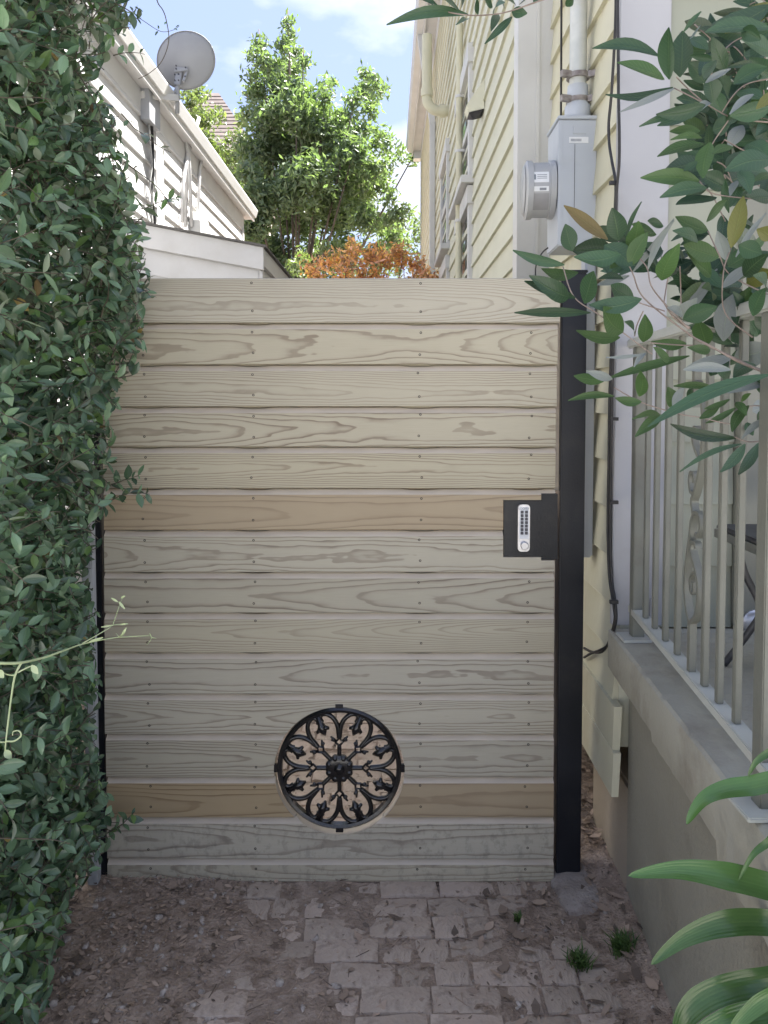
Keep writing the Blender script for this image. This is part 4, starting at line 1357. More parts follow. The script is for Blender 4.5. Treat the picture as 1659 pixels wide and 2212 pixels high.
MB().prism([(xw, slope(xw) - .155), (xr + .03, slope(xr + .03) - .155), (xr + .03, slope(xr + .03)), (xw, slope(xw))], "y", yb - .045, yb - .015).build("rake_board", M["white"], lt, bevel=.002)
MB().prism([(xw, slope(xw) + .001), (xr + .05, slope(xr + .05) + .001), (xr + .05, slope(xr + .05) + .016), (xw, slope(xw) + .016)], "y", yb - .07, ye + .1).build("roof", M["roof_grey"], lt)
MB().box(xr - .03, xr, yb + .041, ye, 0, slope(xr) - .02).build("side_wall", M["white"], lt)
MB().box(xr + .004, xr + .03, yb - .014, ye + .08, slope(xr) - .13, slope(xr) - .012).build("fascia", M["white"], lt)
MB().box(xr - .002, xr + .018, yb - .016, yb + .06, 0, slope(xr) - .165).build("corner_board", M["white"], lt)
MB().box(xr + .0005, xr + .010, yb + .12, ye - .3, 1.2, slope(xr) - .20).build("side_opening", M["glass"], lt)

# satellite dish
sd = thing("satellite_dish", "grey satellite dish on a mast seen from behind at the white eave", "satellite dish")
dc = P(402, 131, 6.35)
ax = Vector((-.17, .90, .34)).normalized()
rdx, rdz = .223, .213
dish = MB()
s_ = Vector((1, 0, 0)) - ax * ax.x
s_.normalize()
t_ = ax.cross(s_)
n, rings = 44, 7
tilt = R(-28)
for i in range(rings + 1):
    f_ = i / rings
    for k in range(n):
        a = 2 * math.pi * k / n
        e1, e2 = rdx * 1.06 * f_ * math.cos(a), rdz * .98 * f_ * math.sin(a)
        q1, q2 = e1 * math.cos(tilt) - e2 * math.sin(tilt), e1 * math.sin(tilt) + e2 * math.cos(tilt)
        dish.v.append(dc + s_ * q1 + t_ * q2 + ax * (.045 * f_ * f_ - .03))
for i in range(rings):
    for k in range(n):
        k2 = (k + 1) % n
        dish.f.append((i * n + k, i * n + k2, (i + 1) * n + k2, (i + 1) * n + k))
for k in range(n):
    dish.v.append(Vector(dish.v[rings * n + k]) + ax * .012)
for k in range(n):
    k2 = (k + 1) % n
    dish.f.append((rings * n + k, rings * n + k2, (rings + 1) * n + k2, (rings + 1) * n + k))
dish.build("reflector", M["dish"], sd, smooth="all", fix=False)
rimp = [Vector(dish.v[rings * n + k]) for k in range(n)]
MB().tube(rimp + [rimp[0]], .004, 6).build("dish_rim", M["cable_grey"], sd, smooth="all")
back = dc - ax * .045 + Vector((0, 0, -.03))
mast_t = P(384, 186, 6.32)
MB().tube([P(383, 245, 6.34), mast_t, mast_t + Vector((.002, .01, .05))], .017, 12).build("mast", M["dish"], sd, smooth="all")
MB().tube(spline([P(372, 203, 6.33), P(378, 198, 6.32), mast_t]), .014, 10).build("mast_foot", M["dish"], sd, smooth="all")
br = MB().bar(mast_t + Vector((0, -.01, .0)), mast_t + Vector((.015, .02, .15)), .05, .035, (0, 1, 0)).build("mount_bracket", M["dish"], sd, bevel=.004)
MB().bar(mast_t + Vector((.05, -.01, .03)), mast_t + Vector((.075, .02, .13)), .02, .03, (0, 1, 0)).build("mount_arm", M["dish"], sd, bevel=.003)
MB().bar(mast_t + Vector((-.02, -.015, .115)), mast_t + Vector((.08, .0, .135)), .02, .03, (0, 0, 1)).build("mount_arm", M["dish"], sd, bevel=.003)
bolt = MB().lathe([(.006, .004), (.006, -.006)], (0, 0, 0), (0, 1, 0), 8).mesh("bolt", M["dark_vent"])
for dx, dz in ((-.012, .03), (.018, .03), (-.012, .075), (.018, .08), (0, .12), (.07, .06), (.075, .13), (.0, .145)):
    link_mesh("bolt", bolt, sd, mast_t + Vector((dx, -.04, dz)))
MB().bar(P(303, 205, 5.9), P(381, 212, 6.33), .05, .05).build("support_beam", M["white"], sd, bevel=.003)

# ------------------------------------------------------------------ far house, trees
fh = thing("brown_roof_house", "distant house with a brown shingle hip roof behind the trees", "house")
yr = 22.0
def F(u, v, y):
    return P(u, v, y)
e0, e1 = F(310, 330, yr), F(560, 330, yr)
zr = F(430, 197, yr + 3).z
ridge0, ridge1 = Vector((e0.x + 1.0, yr + 3.2, zr)), Vector((F(470, 197, yr + 3).x, yr + 3.2, zr))
eb = [Vector((e0.x, yr, e0.z)), Vector((e1.x, yr, e0.z)), Vector((e1.x, yr + 6.4, e0.z)), Vector((e0.x, yr + 6.4, e0.z))]
rf = MB().add([*eb, ridge0, ridge1], [(0, 1, 5, 4), (1, 2, 5), (2, 3, 4, 5), (3, 0, 4), (3, 2, 1, 0)]).build("roof", M["shingle"], fh)
k = 0
NR = 16
for k in range(NR):
    f0, f1 = k / NR, (k + 1) / NR
    a0, b0 = eb[0].lerp(ridge0, f0), eb[1].lerp(ridge1, f0)
    a1, b1 = eb[0].lerp(ridge0, f1 + .01), eb[1].lerp(ridge1, f1 + .01)
    o_ = Vector((0, -.02, .02))
    MB().add([a0 + o_, b0 + o_, b1 + o_ * .2, a1 + o_ * .2, a0, b0], [(0, 1, 2, 3), (0, 4, 5, 1)]).build("shingle_course", M["shingle"], rf, fix=False)
MB().box(e0.x + .4, e1.x - .4, yr + .4, yr + 6, 0, e0.z - .01).build("wall", M["far_wall"], fh)

def leaf_quad(mb, c, s, rn, nrm=None):
    a = Vector((rn.gauss(0, 1), rn.gauss(0, 1), rn.gauss(0, 1) - .2)).normalized()
    b = a.orthogonal().normalized()
    b.rotate(Matrix.Rotation(rn.uniform(0, 6.28), 3, a))
    w = s * rn.uniform(.28, .42)
    cr_ = a.cross(b)
    mb.add([c - a * s * .5, c + b * w * .5 + cr_ * w * .12, c + a * s * .5, c - b * w * .5 + cr_ * w * .12], [(0, 1, 2, 3)])

def make_tree(name, label, cat, base, clumps, depth_j, leaf_s, dens, mat, trunk_r, seed, group=None, limbs=True):
    rn = random.Random(seed)
    t = thing(name, label, cat, group)
    cr_ = MB()
    tr = MB()
    base = Vector(base)
    top = None
    cs = []
    for (u, v, r, y) in clumps:
        yy_ = y + rn.uniform(-depth_j, depth_j)
        c = P(u, v, yy_)
        rad = r / FPX * yy_
        cs.append((c, rad))
        nl = int(dens * (rad / leaf_s) ** 2)
        # twigs radiating inside the clump, leaves along them
        nt_ = max(6, nl // 14)
        for q in range(nt_):
            d = Vector((rn.gauss(0, 1), rn.gauss(0, 1), rn.gauss(0, 1) + .35)).normalized()
            ln = rad * (rn.random() ** .45) * (1.28 if rn.random() < .12 else 1.0)
            tip = c + d * ln
            st0 = c + d * ln * .35
            for w in range(14):
                f_ = rn.random() ** .7
                p_ = st0.lerp(tip, f_) + Vector((rn.gauss(0, 1), rn.gauss(0, 1), rn.gauss(0, 1))) * leaf_s * .55
                leaf_quad(cr_, p_, leaf_s * rn.uniform(.65, 1.2), rn)
    # trunk and limbs
    zt = max(c.z for c, _ in cs)
    fork = base + Vector((0, 0, (zt - base.z) * .32))
    tr.tube(spline([base, base.lerp(fork, .5) + Vector((.05, 0, 0)), fork]), [trunk_r * (1.25 - .5 * i / 12) for i in range(13)], 9)
    for c, rad in cs:
        if rn.random() < .3:
            m1 = fork.lerp(c, .45) + Vector((0, 0, -.12 * (c - fork).length * .5))
            pts_ = spline([fork, m1, c, c + Vector((rn.uniform(-.2, .2), 0, .7)) * rad * .7], 4)
            r0 = trunk_r * .2
            tr.tube(pts_, [max(.006, r0 * (1 - i / len(pts_)) ** 1.2) for i in range(len(pts_))], 6)
    tr.build("trunk", M["bark"], t, smooth="all")
    cr_.build("crown", M[mat], t, fix=False)
    return t

big = [(622, 52, 8), (625, 75, 13), (617, 103, 20), (640, 118, 16), (562, 92, 7), (548, 115, 12), (565, 130, 18), (548, 165, 16), (590, 150, 30), (630, 155, 26), (655, 130, 12), (605, 195, 40), (556, 205, 28), (640, 200, 26),
       (660, 215, 28), (697, 195, 13), (712, 178, 6), (703, 215, 18), (640, 250, 50), (575, 262, 46), (540, 250, 24), (715, 255, 28), (792, 158, 6), (797, 180, 12), (780, 198, 18), (806, 215, 14), (765, 220, 20), (825, 196, 8), (812, 182, 8), (800, 245, 18),
       (745, 255, 22), (690, 295, 52), (610, 325, 66), (545, 335, 48), (745, 315, 36), (778, 285, 22), (822, 290, 10), (815, 312, 20), (845, 322, 16), (868, 335, 12), (890, 342, 7), (580, 405, 66), (668, 392, 70), (752, 385, 50), (800, 370, 28),
       (825, 400, 22), (840, 430, 16), (560, 472, 50), (640, 482, 68), (730, 468, 58), (792, 478, 40), (830, 490, 26), (590, 555, 56), (670, 570, 56), (745, 555, 50), (810, 560, 36), (640, 640, 60), (730, 640, 60), (548, 420, 34), (545, 500, 40), (730, 300, 46), (690, 255, 30), (760, 340, 46), (650, 300, 56), (700, 320, 50), (620, 420, 60), (780, 400, 44), (560, 560, 44), (540, 380, 30), (600, 250, 40), (700, 340, 46), (780, 430, 40), (850, 470, 24), (850, 520, 30), (700, 440, 60), (600, 620, 60), (830, 360, 18), (560, 620, 50)]
make_tree("leafy_tree", "tall bushy green tree with spiky tops rising above the gate", "tree", (P(640, 1000, 14).x, 14, -.05),
          [(u, v, r, 14.0) for u, v, r in big], 1.1, .135, 120.0, "oak", .16, 11, "trees behind the gate")
lefts_ = [(430, 205, 22), (415, 230, 22), (440, 262, 28), (465, 330, 28), (520, 345, 30), (500, 385, 30), (530, 420, 30), (440, 300, 26), (520, 480, 30), (480, 430, 40), (420, 340, 40), (520, 262, 14), (508, 300, 20), (492, 345, 26), (470, 250, 14), (405, 200, 14), (425, 255, 26), (515, 390, 34), (545, 440, 40), (540, 520, 50), (450, 380, 40)]
make_tree("leafy_tree", "yellow-green tree in front of the brown shingle roof", "tree", (P(470, 1000, 17).x, 17, -.05),
          [(u, v, r, 17.0) for u, v, r in lefts_], .9, .15, 75.0, "oak_light", .13, 12, "trees behind the gate")
rts = [(880, 458, 18), (868, 478, 22), (895, 490, 24), (855, 505, 18), (905, 520, 24), (872, 528, 24), (842, 545, 26), (890, 560, 28), (925, 540, 24), (860, 585, 30), (910, 600, 30), (930, 480, 20)]
make_tree("leafy_tree", "thin grey-green tree with sky showing through beside the yellow house", "tree", (P(885, 1000, 19).x, 19, -.05),
          [(u, v, r, 19.0) for u, v, r in rts], .8, .17, 22.0, "oak_far", .12, 13, "trees behind the gate")
sh = [(672, 585, 22), (700, 568, 24), (728, 560, 20), (745, 580, 28), (768, 553, 20), (795, 560, 24), (815, 545, 18), (828, 570, 28), (850, 555, 18), (868, 568, 24), (895, 572, 22), (912, 590, 20), (690, 620, 34), (750, 625, 40), (820, 625, 40), (885, 625, 36), (790, 600, 30), (925, 610, 30), (680, 690, 50), (780, 700, 60), (880, 700, 50), (760, 532, 8), (866, 540, 7)]
make_tree("orange_shrub", "orange and copper leaved shrub showing over the gate top", "shrub", (P(790, 1000, 8.2).x, 8.2, -.05),
          [(u, v, r, 8.2) for u, v, r in sh], .35, .075, 55.0, "orange", .05, 14)
gs = [(660, 560, 20), (700, 545, 20), (640, 590, 26), (735, 545, 14)]
make_tree("green_shrub", "light green shrub between the tall tree and the orange shrub", "shrub", (P(680, 1000, 9.5).x, 9.5, -.05),
          [(u, v, r, 9.5) for u, v, r in gs], .3, .09, 50.0, "oak_light", .04, 15)

# ------------------------------------------------------------------ leaves that are modelled one by one
def leaf_geo(mb, base, tip, width, nrm, n=7, fold=.22, curl=.06, shape="ellipse", side=0.0):
    """a leaf blade from base to tip; nrm = upper side"""
    base, tip = Vector(base), Vector(tip)
    ax_ = tip - base
    ln = ax_.length
    ax_.normalize()
    nrm = Vector(nrm)
    nrm = (nrm - ax_ * nrm.dot(ax_))
    if nrm.length < 1e-5:
        nrm = ax_.orthogonal()
    nrm.normalize()
    sd_ = ax_.cross(nrm)
    vs, fs = [], []
    for i in range(n + 1):
        f_ = i / n
        if shape == "strap":
            w = width * .5 * min(1.0, (1 - f_) * 2.6 + .02) ** .6
        else:
            w = width * .5 * (math.sin(math.pi * min(1, f_ ** .92)) ** .82) if 0 < f_ < 1 else .001
            w = max(w, .03 * width if f_ < .5 else .001)
        c = base + ax_ * (ln * f_) + nrm * (curl * ln * (math.sin(math.pi * f_))) + sd_ * (side * ln * math.sin(math.pi * f_))
        for k in (-1, -.5, 0, .5, 1):
            vs.append(c + sd_ * (w * k) + nrm * (fold * w * abs(k) ** 1.3))
            mb.at.append((k, f_))
    for i in range(n):
        for k in range(4):
            a = i * 5 + k
            fs.append((a, a + 1, a + 6, a + 5))
    mb.add(vs, fs)

# jasmine hedge --------------------------------------------------------
EDGE = [(-200, 300), (0, 262), (60, 262), (100, 225), (150, 205), (200, 192), (250, 235), (300, 248), (350, 258), (400, 262), (440, 275), (470, 290), (500, 300), (540, 292), (600, 305), (650, 300), (700, 300), (740, 292), (800, 280), (850, 245), (900, 228), (960, 222), (1000, 228), (1100, 208), (1160, 190),
        (1300, 192), (1400, 188), (1500, 190), (1600, 188), (1700, 206), (1780, 236), (1850, 200), (1900, 170), (1940, 138), (1980, 132), (2050, 120), (2120, 100), (2212, 66), (2400, 20)]
def edge(v):
    for (a, b), (c, d) in zip(EDGE, EDGE[1:]):
        if a <= v <= c:
            return b + (d - b) * (v - a) / (c - a)
    return 100
hedge = thing("jasmine_hedge", "dense dark glossy jasmine vine covering the fence beside the gate", "hedge")
rh = random.Random(21)
stems = MB()
stuff = MB()
new = MB()
old = MB()
big_leaves = []
def hedge_leaf(p, d, s, young=False):
    up = Vector((.55, -.55, .65)) + Vector((rh.gauss(0, .45), rh.gauss(0, .45), rh.gauss(0, .45)))
    tip = p + d * s
    u_, v_ = proj(tip)
    ub, vb = proj(p)
    if max(u_, ub) > edge(v_) + rh.choice((6, 10, 14, 20, 34)) and not young:
        return
    w = s * rh.uniform(.36, .52)
    if young:
        leaf_geo(new, p, tip, w, up, 4, .25, rh.uniform(-.05, .12))
        return
    big_leaves.append((p, tip, w, up, rh.uniform(-.04, .12), p.y + (0 if -40 < u_ < 340 and -20 < v_ < 2230 else 50)))
def shoot(p, d, ln, nl, s, young=0, straight=False):
    pts_ = [p.copy()]
    d = d.normalized()
    for k in range(6):
        d = (d + Vector((rh.gauss(0, .12), rh.gauss(0, .12), rh.gauss(0, .12) - (.0 if straight else .05)))).normalized()
        nx_ = pts_[-1] + d * (ln / 6)
        u_, v_ = proj(nx_)
        pts_.append(nx_ if u_ < edge(v_) + 22 else pts_[-1] + d * .0004)
    stems.tube(pts_, [.0021 - .0002 * i for i in range(len(pts_))], 4, caps=False)
    for k in range(nl):
        f_ = (k + .5) / nl
        i = min(5, int(f_ * 6))
        q_ = pts_[i].lerp(pts_[i + 1], f_ * 6 - i)
        dd = (pts_[i + 1] - pts_[i]).normalized()
        o1 = dd.orthogonal()
        o1.rotate(Matrix.Rotation(rh.uniform(0, 3.1) + (k % 2) * 1.57, 3, dd))
        for sgn in (-1, 1):
            hedge_leaf(q_, (o1 * sgn * .85 + dd * .55 + Vector((0, 0, rh.uniform(-.35, .15)))).normalized(), s * rh.choice((.55, .75, .9, 1.0, 1.1, 1.3)) * (1 - .25 * f_), young and f_ > young)
def surf_x(y, z):
    return -.845 + .09 * noise.noise(Vector((y * 3.2, z * 2.8, 2))) + .05 * noise.noise(Vector((y * 9, z * 8, 5)))
cnt = 0
tries = 0
while cnt < 2350 and tries < 140000:
    tries += 1
    y = rh.uniform(1.30, 2.33)
    z = rh.uniform(-.02, 3.05)
    depth = rh.random() ** 1.6 * .30
    x = surf_x(y, z) - depth + (.14 if y > 2.0 and z > 1.5 else 0)
    p = Vector((x, y, z))
    u_, v_ = proj(p)
    if u_ < -140 or u_ > edge(v_) - 16 or v_ < -160 or v_ > 2330:
        continue
    # openings where the light shows through
    if noise.noise(Vector((y * 7, z * 6, 12))) > .38 and z < 2.0:
        continue
    d = Vector((.35 + rh.gauss(0, .5), -.35 + rh.gauss(0, .5), .35 + rh.gauss(0, .6)))
    shoot(p, d, rh.uniform(.10, .22), rh.randint(4, 6), .050 if v_ < 1000 else .045)
    cnt += 1
# explicit shoots breaking the outline
for (a, b, y, nl, yg) in (((300, 452), (382, 418), 2.22, 6, .6), ((232, 1050), (322, 1020), 2.28, 6, 0), ((222, 1090), (330, 1050), 2.27, 6, 0), ((230, 1800), (292, 1765), 2.28, 5, 0), ((262, 245), (340, 340), 2.2, 3, 0), ((268, 350), (400, 420), 2.2, 3, 0),
                          ((290, 610), (335, 640), 2.25, 4, 0), ((262, 800), (300, 775), 2.26, 4, 0), ((230, 20), (290, 35), 2.15, 4, 0), ((245, 120), (300, 95), 2.15, 3, 0)):
    pa, pb_ = P(a[0], a[1], y), P(b[0], b[1], y - .03)
    save = EDGE
    EDGE = [(-300, 900), (2500, 900)]
    shoot(pa, pb_ - pa, (pb_ - pa).length, nl, .045, yg, True)
    EDGE = save
big_leaves.sort(key=lambda t: t[5])
for i, (p, tip, w, up, cu, key) in enumerate(big_leaves):
    if i < 300:
        m_ = MB()
        leaf_geo(m_, (0, 0, 0), tip - p, w, up, 5, .25, cu)
        o = link_mesh("leaf", m_.mesh("leaf", M["jasmine"], smooth="all", fix=False), hedge, p)
    else:
        vv_ = proj(p)[1]
        leaf_geo(new if rh.random() < (.4 if vv_ > 1930 else .06) else (old if rh.random() < .004 else stuff), p, tip, w, up, 4, .25, cu)
so = stuff.build("foliage", M["jasmine"], hedge, smooth="all", fix=False)
so["kind"] = "stuff"
old.build("old_leaves", M["jasmine_dead"], hedge, smooth="all", fix=False)["kind"] = "stuff"
new.build("young_leaves", M["jasmine_new"], hedge, smooth="all", fix=False)["kind"] = "stuff"
so = stems.build("stems", M["stem_dark"], hedge, smooth="all", fix=False)
so["kind"] = "stuff"
tk = MB()
for k in range(9):
    y = 1.4 + k * .105
    tk.tube(spline([(-.99 + rh.uniform(-.03, .03), y, -.03), (-.97 + rh.uniform(-.04, .04), y + rh.uniform(-.06, .06), .5), (-.98, y + rh.uniform(-.1, .1), 1.2), (-.95, y + rh.uniform(-.1, .1), 2.2)]), [.009 - .00025 * i for i in range(19)], 6)
tk.build("woody_stems", M["stem_dark"], hedge, smooth="all")["kind"] = "stuff"

# fence behind the hedge
pf = thing("picket_fence", "weathered dark picket fence showing through the jasmine", "fence")
pm_ = MB().box(0, .018, 0, .085, -.04, 1.75).mesh("picket", M["fence_wood"])
for k in range(11):
    if k in (3, 7):
        continue
    link_mesh("picket", pm_, pf, (-1.10 + rnd.uniform(-.006, .006), 1.20 + k * .103, 0), (rnd.uniform(-.01, .01), 0, 0))
for z in (.35, 1.4):
    MB().box(-1.13, -1.102, 1.1, 2.36, z, z + .08).build("rail", M["fence_wood"], pf)
wp = thing("fence_post", "narrow white fence post with flaking paint next to the black hinge post", "post")
MB().box(P(181, 1500, 2.31).x, P(203, 1500, 2.31).x, 2.31, 2.345, -.04, 1.62).build("shaft", M["peeling"], wp, bevel=.003)
MB().box(P(179, 1500, 2.31).x, P(205, 1500, 2.31).x, 2.306, 2.349, 1.6205, 1.634).build("cap", M["peeling"], wp, bevel=.002)

# pale climbing tendril
td = thing("climbing_tendril", "pale green tendril reaching from the jasmine across the boards", "tendril")
def TS(x, y, d):
    return PS(x / 3.16, 1400 + y / 3.16, d * .86)
main = spline([TS(-260, 800, 1.62), TS(0, 815, 1.66), TS(170, 810, 1.70), TS(350, 770, 1.76), TS(520, 710, 1.82), TS(650, 665, 1.88), TS(900, 615, 1.95), TS(1180, 598, 2.0)], 5)
MB().tube(main, [.0034 - .0027 * i / len(main) for i in range(len(main))], 7).build("stem", M["tendril"], td, smooth="all")
for pts_, r0 in (([(650, 660, 1.88), (850, 545, 1.92), (890, 515, 1.94), (1010, 505, 1.96)], .0014), ([(890, 515, 1.94), (930, 400, 1.95), (950, 340, 1.96), (975, 290, 1.97)], .001),
                 ([(170, 810, 1.70), (120, 910, 1.69), (90, 1080, 1.68), (50, 1400, 1.66), (40, 1520, 1.66)], .0026), ([(120, 910, 1.69), (60, 905, 1.68), (-30, 870, 1.67)], .0018), ([(140, 890, 1.69), (240, 840, 1.70), (290, 850, 1.71)], .0018),
                 ([(50, 1430, 1.66), (110, 1430, 1.66), (165, 1390, 1.66), (150, 1350, 1.66), (105, 1355, 1.66), (100, 1385, 1.66)], .002), ([(45, 1440, 1.66), (-40, 1435, 1.65)], .0018),
                 ([(1180, 580, 2.0), (1195, 620, 2.0), (1160, 670, 2.0)], .0012), ([(1190, 610, 2.0), (1235, 620, 2.0)], .001), ([(945, 610, 1.95), (995, 535, 1.95)], .0013), ([(945, 610, 1.95), (915, 580, 1.95)], .001)):
    p_ = spline([TS(*a) for a in pts_], 5)
    MB().tube(p_, [r0 * (1 - .55 * i / len(p_)) for i in range(len(p_))], 6).build("tendril_branch", M["tendril"], td, smooth="all")
for (x, y, d, x2, y2, w) in ((40, 1500, 1.66, 90, 1570, .014), (250, 830, 1.70, 300, 900, .012), (-20, 870, 1.67, 30, 930, .014), (700, 650, 1.88, 815, 612, .006), (800, 530, 1.92, 890, 517, .004), (950, 510, 1.95, 1012, 503, .004), (960, 600, 1.95, 1000, 535, .006), (940, 330, 1.96, 985, 385, .006), (930, 330, 1.96, 880, 300, .005), (955, 300, 1.96, 990, 282, .005)):
    m_ = MB()
    leaf_geo(m_, TS(x, y, d), TS(x2, y2, d - .005), w, (.2, -1, .3), 5)
    m_.build("leaf", M["tendril"], td, smooth="all", fix=False)
# thin bare shoot against the sky
tw = thing("vine_shoot", "thin bare vine shoot curling against the sky by the dish", "vine")
def T1(x, y, d):
    return PS(x / 2.37, y / 2.37, d)
for pts_, r0 in (([(905, -160, 2.15), (930, 0, 2.15), (965, 60, 2.15), (985, 120, 2.15), (1000, 240, 2.15), (960, 360, 2.16), (890, 430, 2.17), (820, 467, 2.18)], .0017), ([(770, 40, 2.15), (805, 90, 2.15), (860, 130, 2.15), (950, 185, 2.15), (1020, 180, 2.15), (1062, 155, 2.15)], .0011)):
    p_ = spline([T1(*a) for a in pts_], 6)
    MB().tube(p_, [r0 * (1 - .5 * i / len(p_)) for i in range(len(p_))], 5).build("stem", M["stem_dark"], tw, smooth="all")
for (x, y, x2, y2) in ((815, 50, 845, 70), (800, 85, 830, 112), (790, 60, 770, 40), (935, 185, 920, 210), (940, 170, 935, 150), (1040, 165, 1062, 150), (1030, 170, 1050, 178), (935, 0, 925, -10), (985, 130, 975, 145), (800, 40, 820, 55)):
    m_ = MB()
    leaf_geo(m_, T1(x, y, 2.15), T1(x2, y2, 2.14), .006, (.2, -1, .3), 4)
    m_.build("leaf", M["jasmine"], tw, smooth="all", fix=False)

# laurel tree ---------------------------------------------------------
la = thing("laurel_tree", "laurel with big smooth leaves hanging before the porch railing", "tree")
FR = {"A": (1420, 0, 3.318), "B": (1280, 450, 2.592), "C": (1420, 700, 3.318), "T": (960, 0, 3.318)}
LV = """
A 760 470 200 403 110 d;A 800 660 405 520 130 g;A 870 725 310 785 70 d;A 880 735 430 930 60 p;A 840 660 838 225 150 d;A 930 640 950 255 170 d;A 955 270 1105 95 35 d;A 1010 320 1105 205 60 d;A 1020 320 1165 412 90 d
A 1310 580 1190 305 125 d;A 1215 495 1010 460 55 d;A 1230 500 1130 660 80 d;A 1130 690 1000 515 110 d;A 1350 570 1140 690 60 p;A 1690 240 1135 270 130 d;A 1690 40 1190 205 150 d;A 1720 30 1300 275 130 o;A 1690 440 1440 330 160 d
A 1140 870 730 950 110 d;A 1060 920 740 1045 90 d;A 1000 960 590 1050 60 d;A 1140 1090 930 980 110 g;A 1190 860 1020 980 60 p;A 1110 1145 850 1160 50 g;A 1130 1200 740 1300 100 g;A 1090 1500 600 1475 125 g;A 1070 1340 960 1420 60 d
A 1150 1560 760 1640 110 d;A 1180 1180 1120 1480 130 g;A 1300 1560 1090 1450 150 d;A 1200 850 1150 620 150 d;A 1330 800 1250 640 140 d;A 1280 930 1220 750 120 d;A 1370 700 1650 560 140 d;A 1400 760 1610 820 120 d;A 1540 780 1340 950 60 p
A 1690 890 1340 960 140 d;A 1690 760 1560 905 80 o;A 1310 1010 1500 880 120 d;A 1450 1040 1330 1230 110 p;A 1300 1150 1640 1090 160 d;A 1370 1220 1195 1280 80 g;A 1480 1200 1660 1300 140 d;A 1280 1230 1300 1560 140 d;A 1500 1250 1310 1380 130 d
A 1690 1330 1300 1420 170 d;A 1420 1420 1510 1610 110 d;A 1400 1500 1345 1625 60 p;A 1690 1440 1540 1505 80 g;A 1690 1640 1475 1620 120 d;A 1200 1080 1360 1000 140 d;A 1560 520 1320 560 50 d;A 1400 640 1610 640 110 d;A 1690 1180 1500 1020 150 d;A 1680 620 1500 480 140 d
A 1560 300 1690 240 140 d;A 1580 180 1700 120 150 d;A 1440 250 1600 330 110 d;A 1690 1010 1560 1130 130 d
B 340 550 5 455 60 d;B 430 600 190 575 70 g;B 390 460 345 285 115 d;B 620 385 335 165 85 b;B 690 390 648 180 115 d;B 740 380 840 140 28 d;B 770 460 820 265 105 g;B 760 560 880 340 105 g;B 980 300 878 265 60 d;B 700 480 400 500 105 d;B 680 560 440 460 90 g
B 600 420 780 560 120 d;B 780 600 1050 250 36 p;B 880 580 1050 262 42 p;B 970 650 1085 410 110 g;B 1270 330 1058 238 95 g;B 1200 380 1040 330 90 d;B 1340 500 1110 420 115 g;B 1420 440 1500 105 100 o;B 1390 520 1330 330 80 p;B 1260 270 1392 130 70 g
B 1450 500 1650 210 36 p;B 1680 380 1585 320 90 o;B 1400 560 1580 440 120 d;B 1290 620 1130 470 110 g;B 370 760 110 620 120 d;B 470 800 530 590 110 d;B 410 765 80 655 70 d;B 510 860 15 860 58 d;B 760 620 545 680 45 p;B 720 640 560 640 45 d
B 790 770 640 680 110 d;B 840 770 500 810 105 d;B 720 985 590 820 140 g;B 700 1020 415 975 72 g;B 790 1000 728 920 65 d;B 850 1050 862 870 85 g;B 1130 1060 900 1050 70 g;B 1020 1155 915 1085 80 g;B 1260 1070 1210 910 120 g;B 1130 870 1330 575 70 p
B 1110 905 1005 830 100 p;B 1090 900 1200 765 110 p;B 1110 900 1330 820 110 d;B 1370 1045 1440 735 130 p;B 1380 900 1560 680 70 g;B 1360 700 1565 540 65 p;B 1520 680 1680 585 110 o;B 1420 960 1565 1070 110 d;B 1480 850 1625 800 75 d;B 1440 1150 1690 1080 150 p
B 1430 1150 1110 1230 75 p;B 840 1130 610 1150 24 p;B 870 1120 790 1212 30 p;B 1150 1140 610 1290 58 g;B 610 1295 400 1270 68 g;B 650 1290 480 1238 55 p;B 1300 780 1228 700 85 g;B 1380 1130 1285 1270 120 d;B 1580 300 1480 265 80 d;B 1640 720 1560 620 100 d
B 1500 620 1660 480 110 d;B 1230 560 1360 700 90 d;B 1470 420 1620 480 110 d;B 960 430 900 520 70 d;B 540 480 620 600 90 d;B 1560 880 1640 700 90 d;B 1640 980 1590 820 90 d
C 385 965 0 1000 58 g;C 610 1010 390 980 78 g;C 590 965 605 755 100 g;C 860 1060 828 885 105 g;C 870 1050 962 880 70 p;C 990 985 1035 895 50 d;C 1210 890 875 880 56 g;C 1690 780 660 1218 115 h;C 760 1115 530 1155 48 g;C 770 1120 555 1300 88 g
C 1340 990 1130 1070 48 g;C 1250 1060 1090 1150 60 g;C 1390 1060 1140 1190 48 g;C 1400 1310 848 1195 88 d;C 1500 1040 1360 1260 80 g;C 1400 1010 1480 1125 70 g;C 1690 830 1325 938 95 p;C 1700 1040 1530 1090 130 p;C 1690 1140 1440 1315 55 p;C 1480 1180 1535 1290 70 d
C 1470 1360 1262 1595 78 h;C 1600 1340 1412 1615 80 d;C 1440 1360 925 1592 44 h;C 1330 830 1195 720 130 d;C 1350 745 955 745 80 p;C 1440 1010 1515 940 38 g;C 1550 700 1370 810 115 d;C 1180 580 990 560 80 g;C 1640 960 1590 800 90 d;C 1580 1190 1660 1060 90 d
T 700 122 20 206 84 d;T 470 78 60 -40 60 d;T 625 85 475 -30 80 d;T 645 60 640 -60 90 d;T 900 60 825 -40 70 d;T 910 118 1002 22 60 d;T 1060 95 1188 112 80 d;T 1062 140 835 365 55 d;T 945 115 888 258 62 d;T 685 162 598 208 50 d;T 1095 50 985 -30 60 d;T 1120 40 1190 -40 60 d;T 1510 52 1570 -20 60 d
T 1000 60 960 -60 70 d;T 780 120 770 -20 50 d;T 1240 20 1330 -60 80 d
"""
MK = {"d": "laurel", "g": "laurel_green", "p": "laurel_pale", "o": "laurel_olive", "b": "laurel_bronze", "h": "laurel"}
rv = random.Random(5)
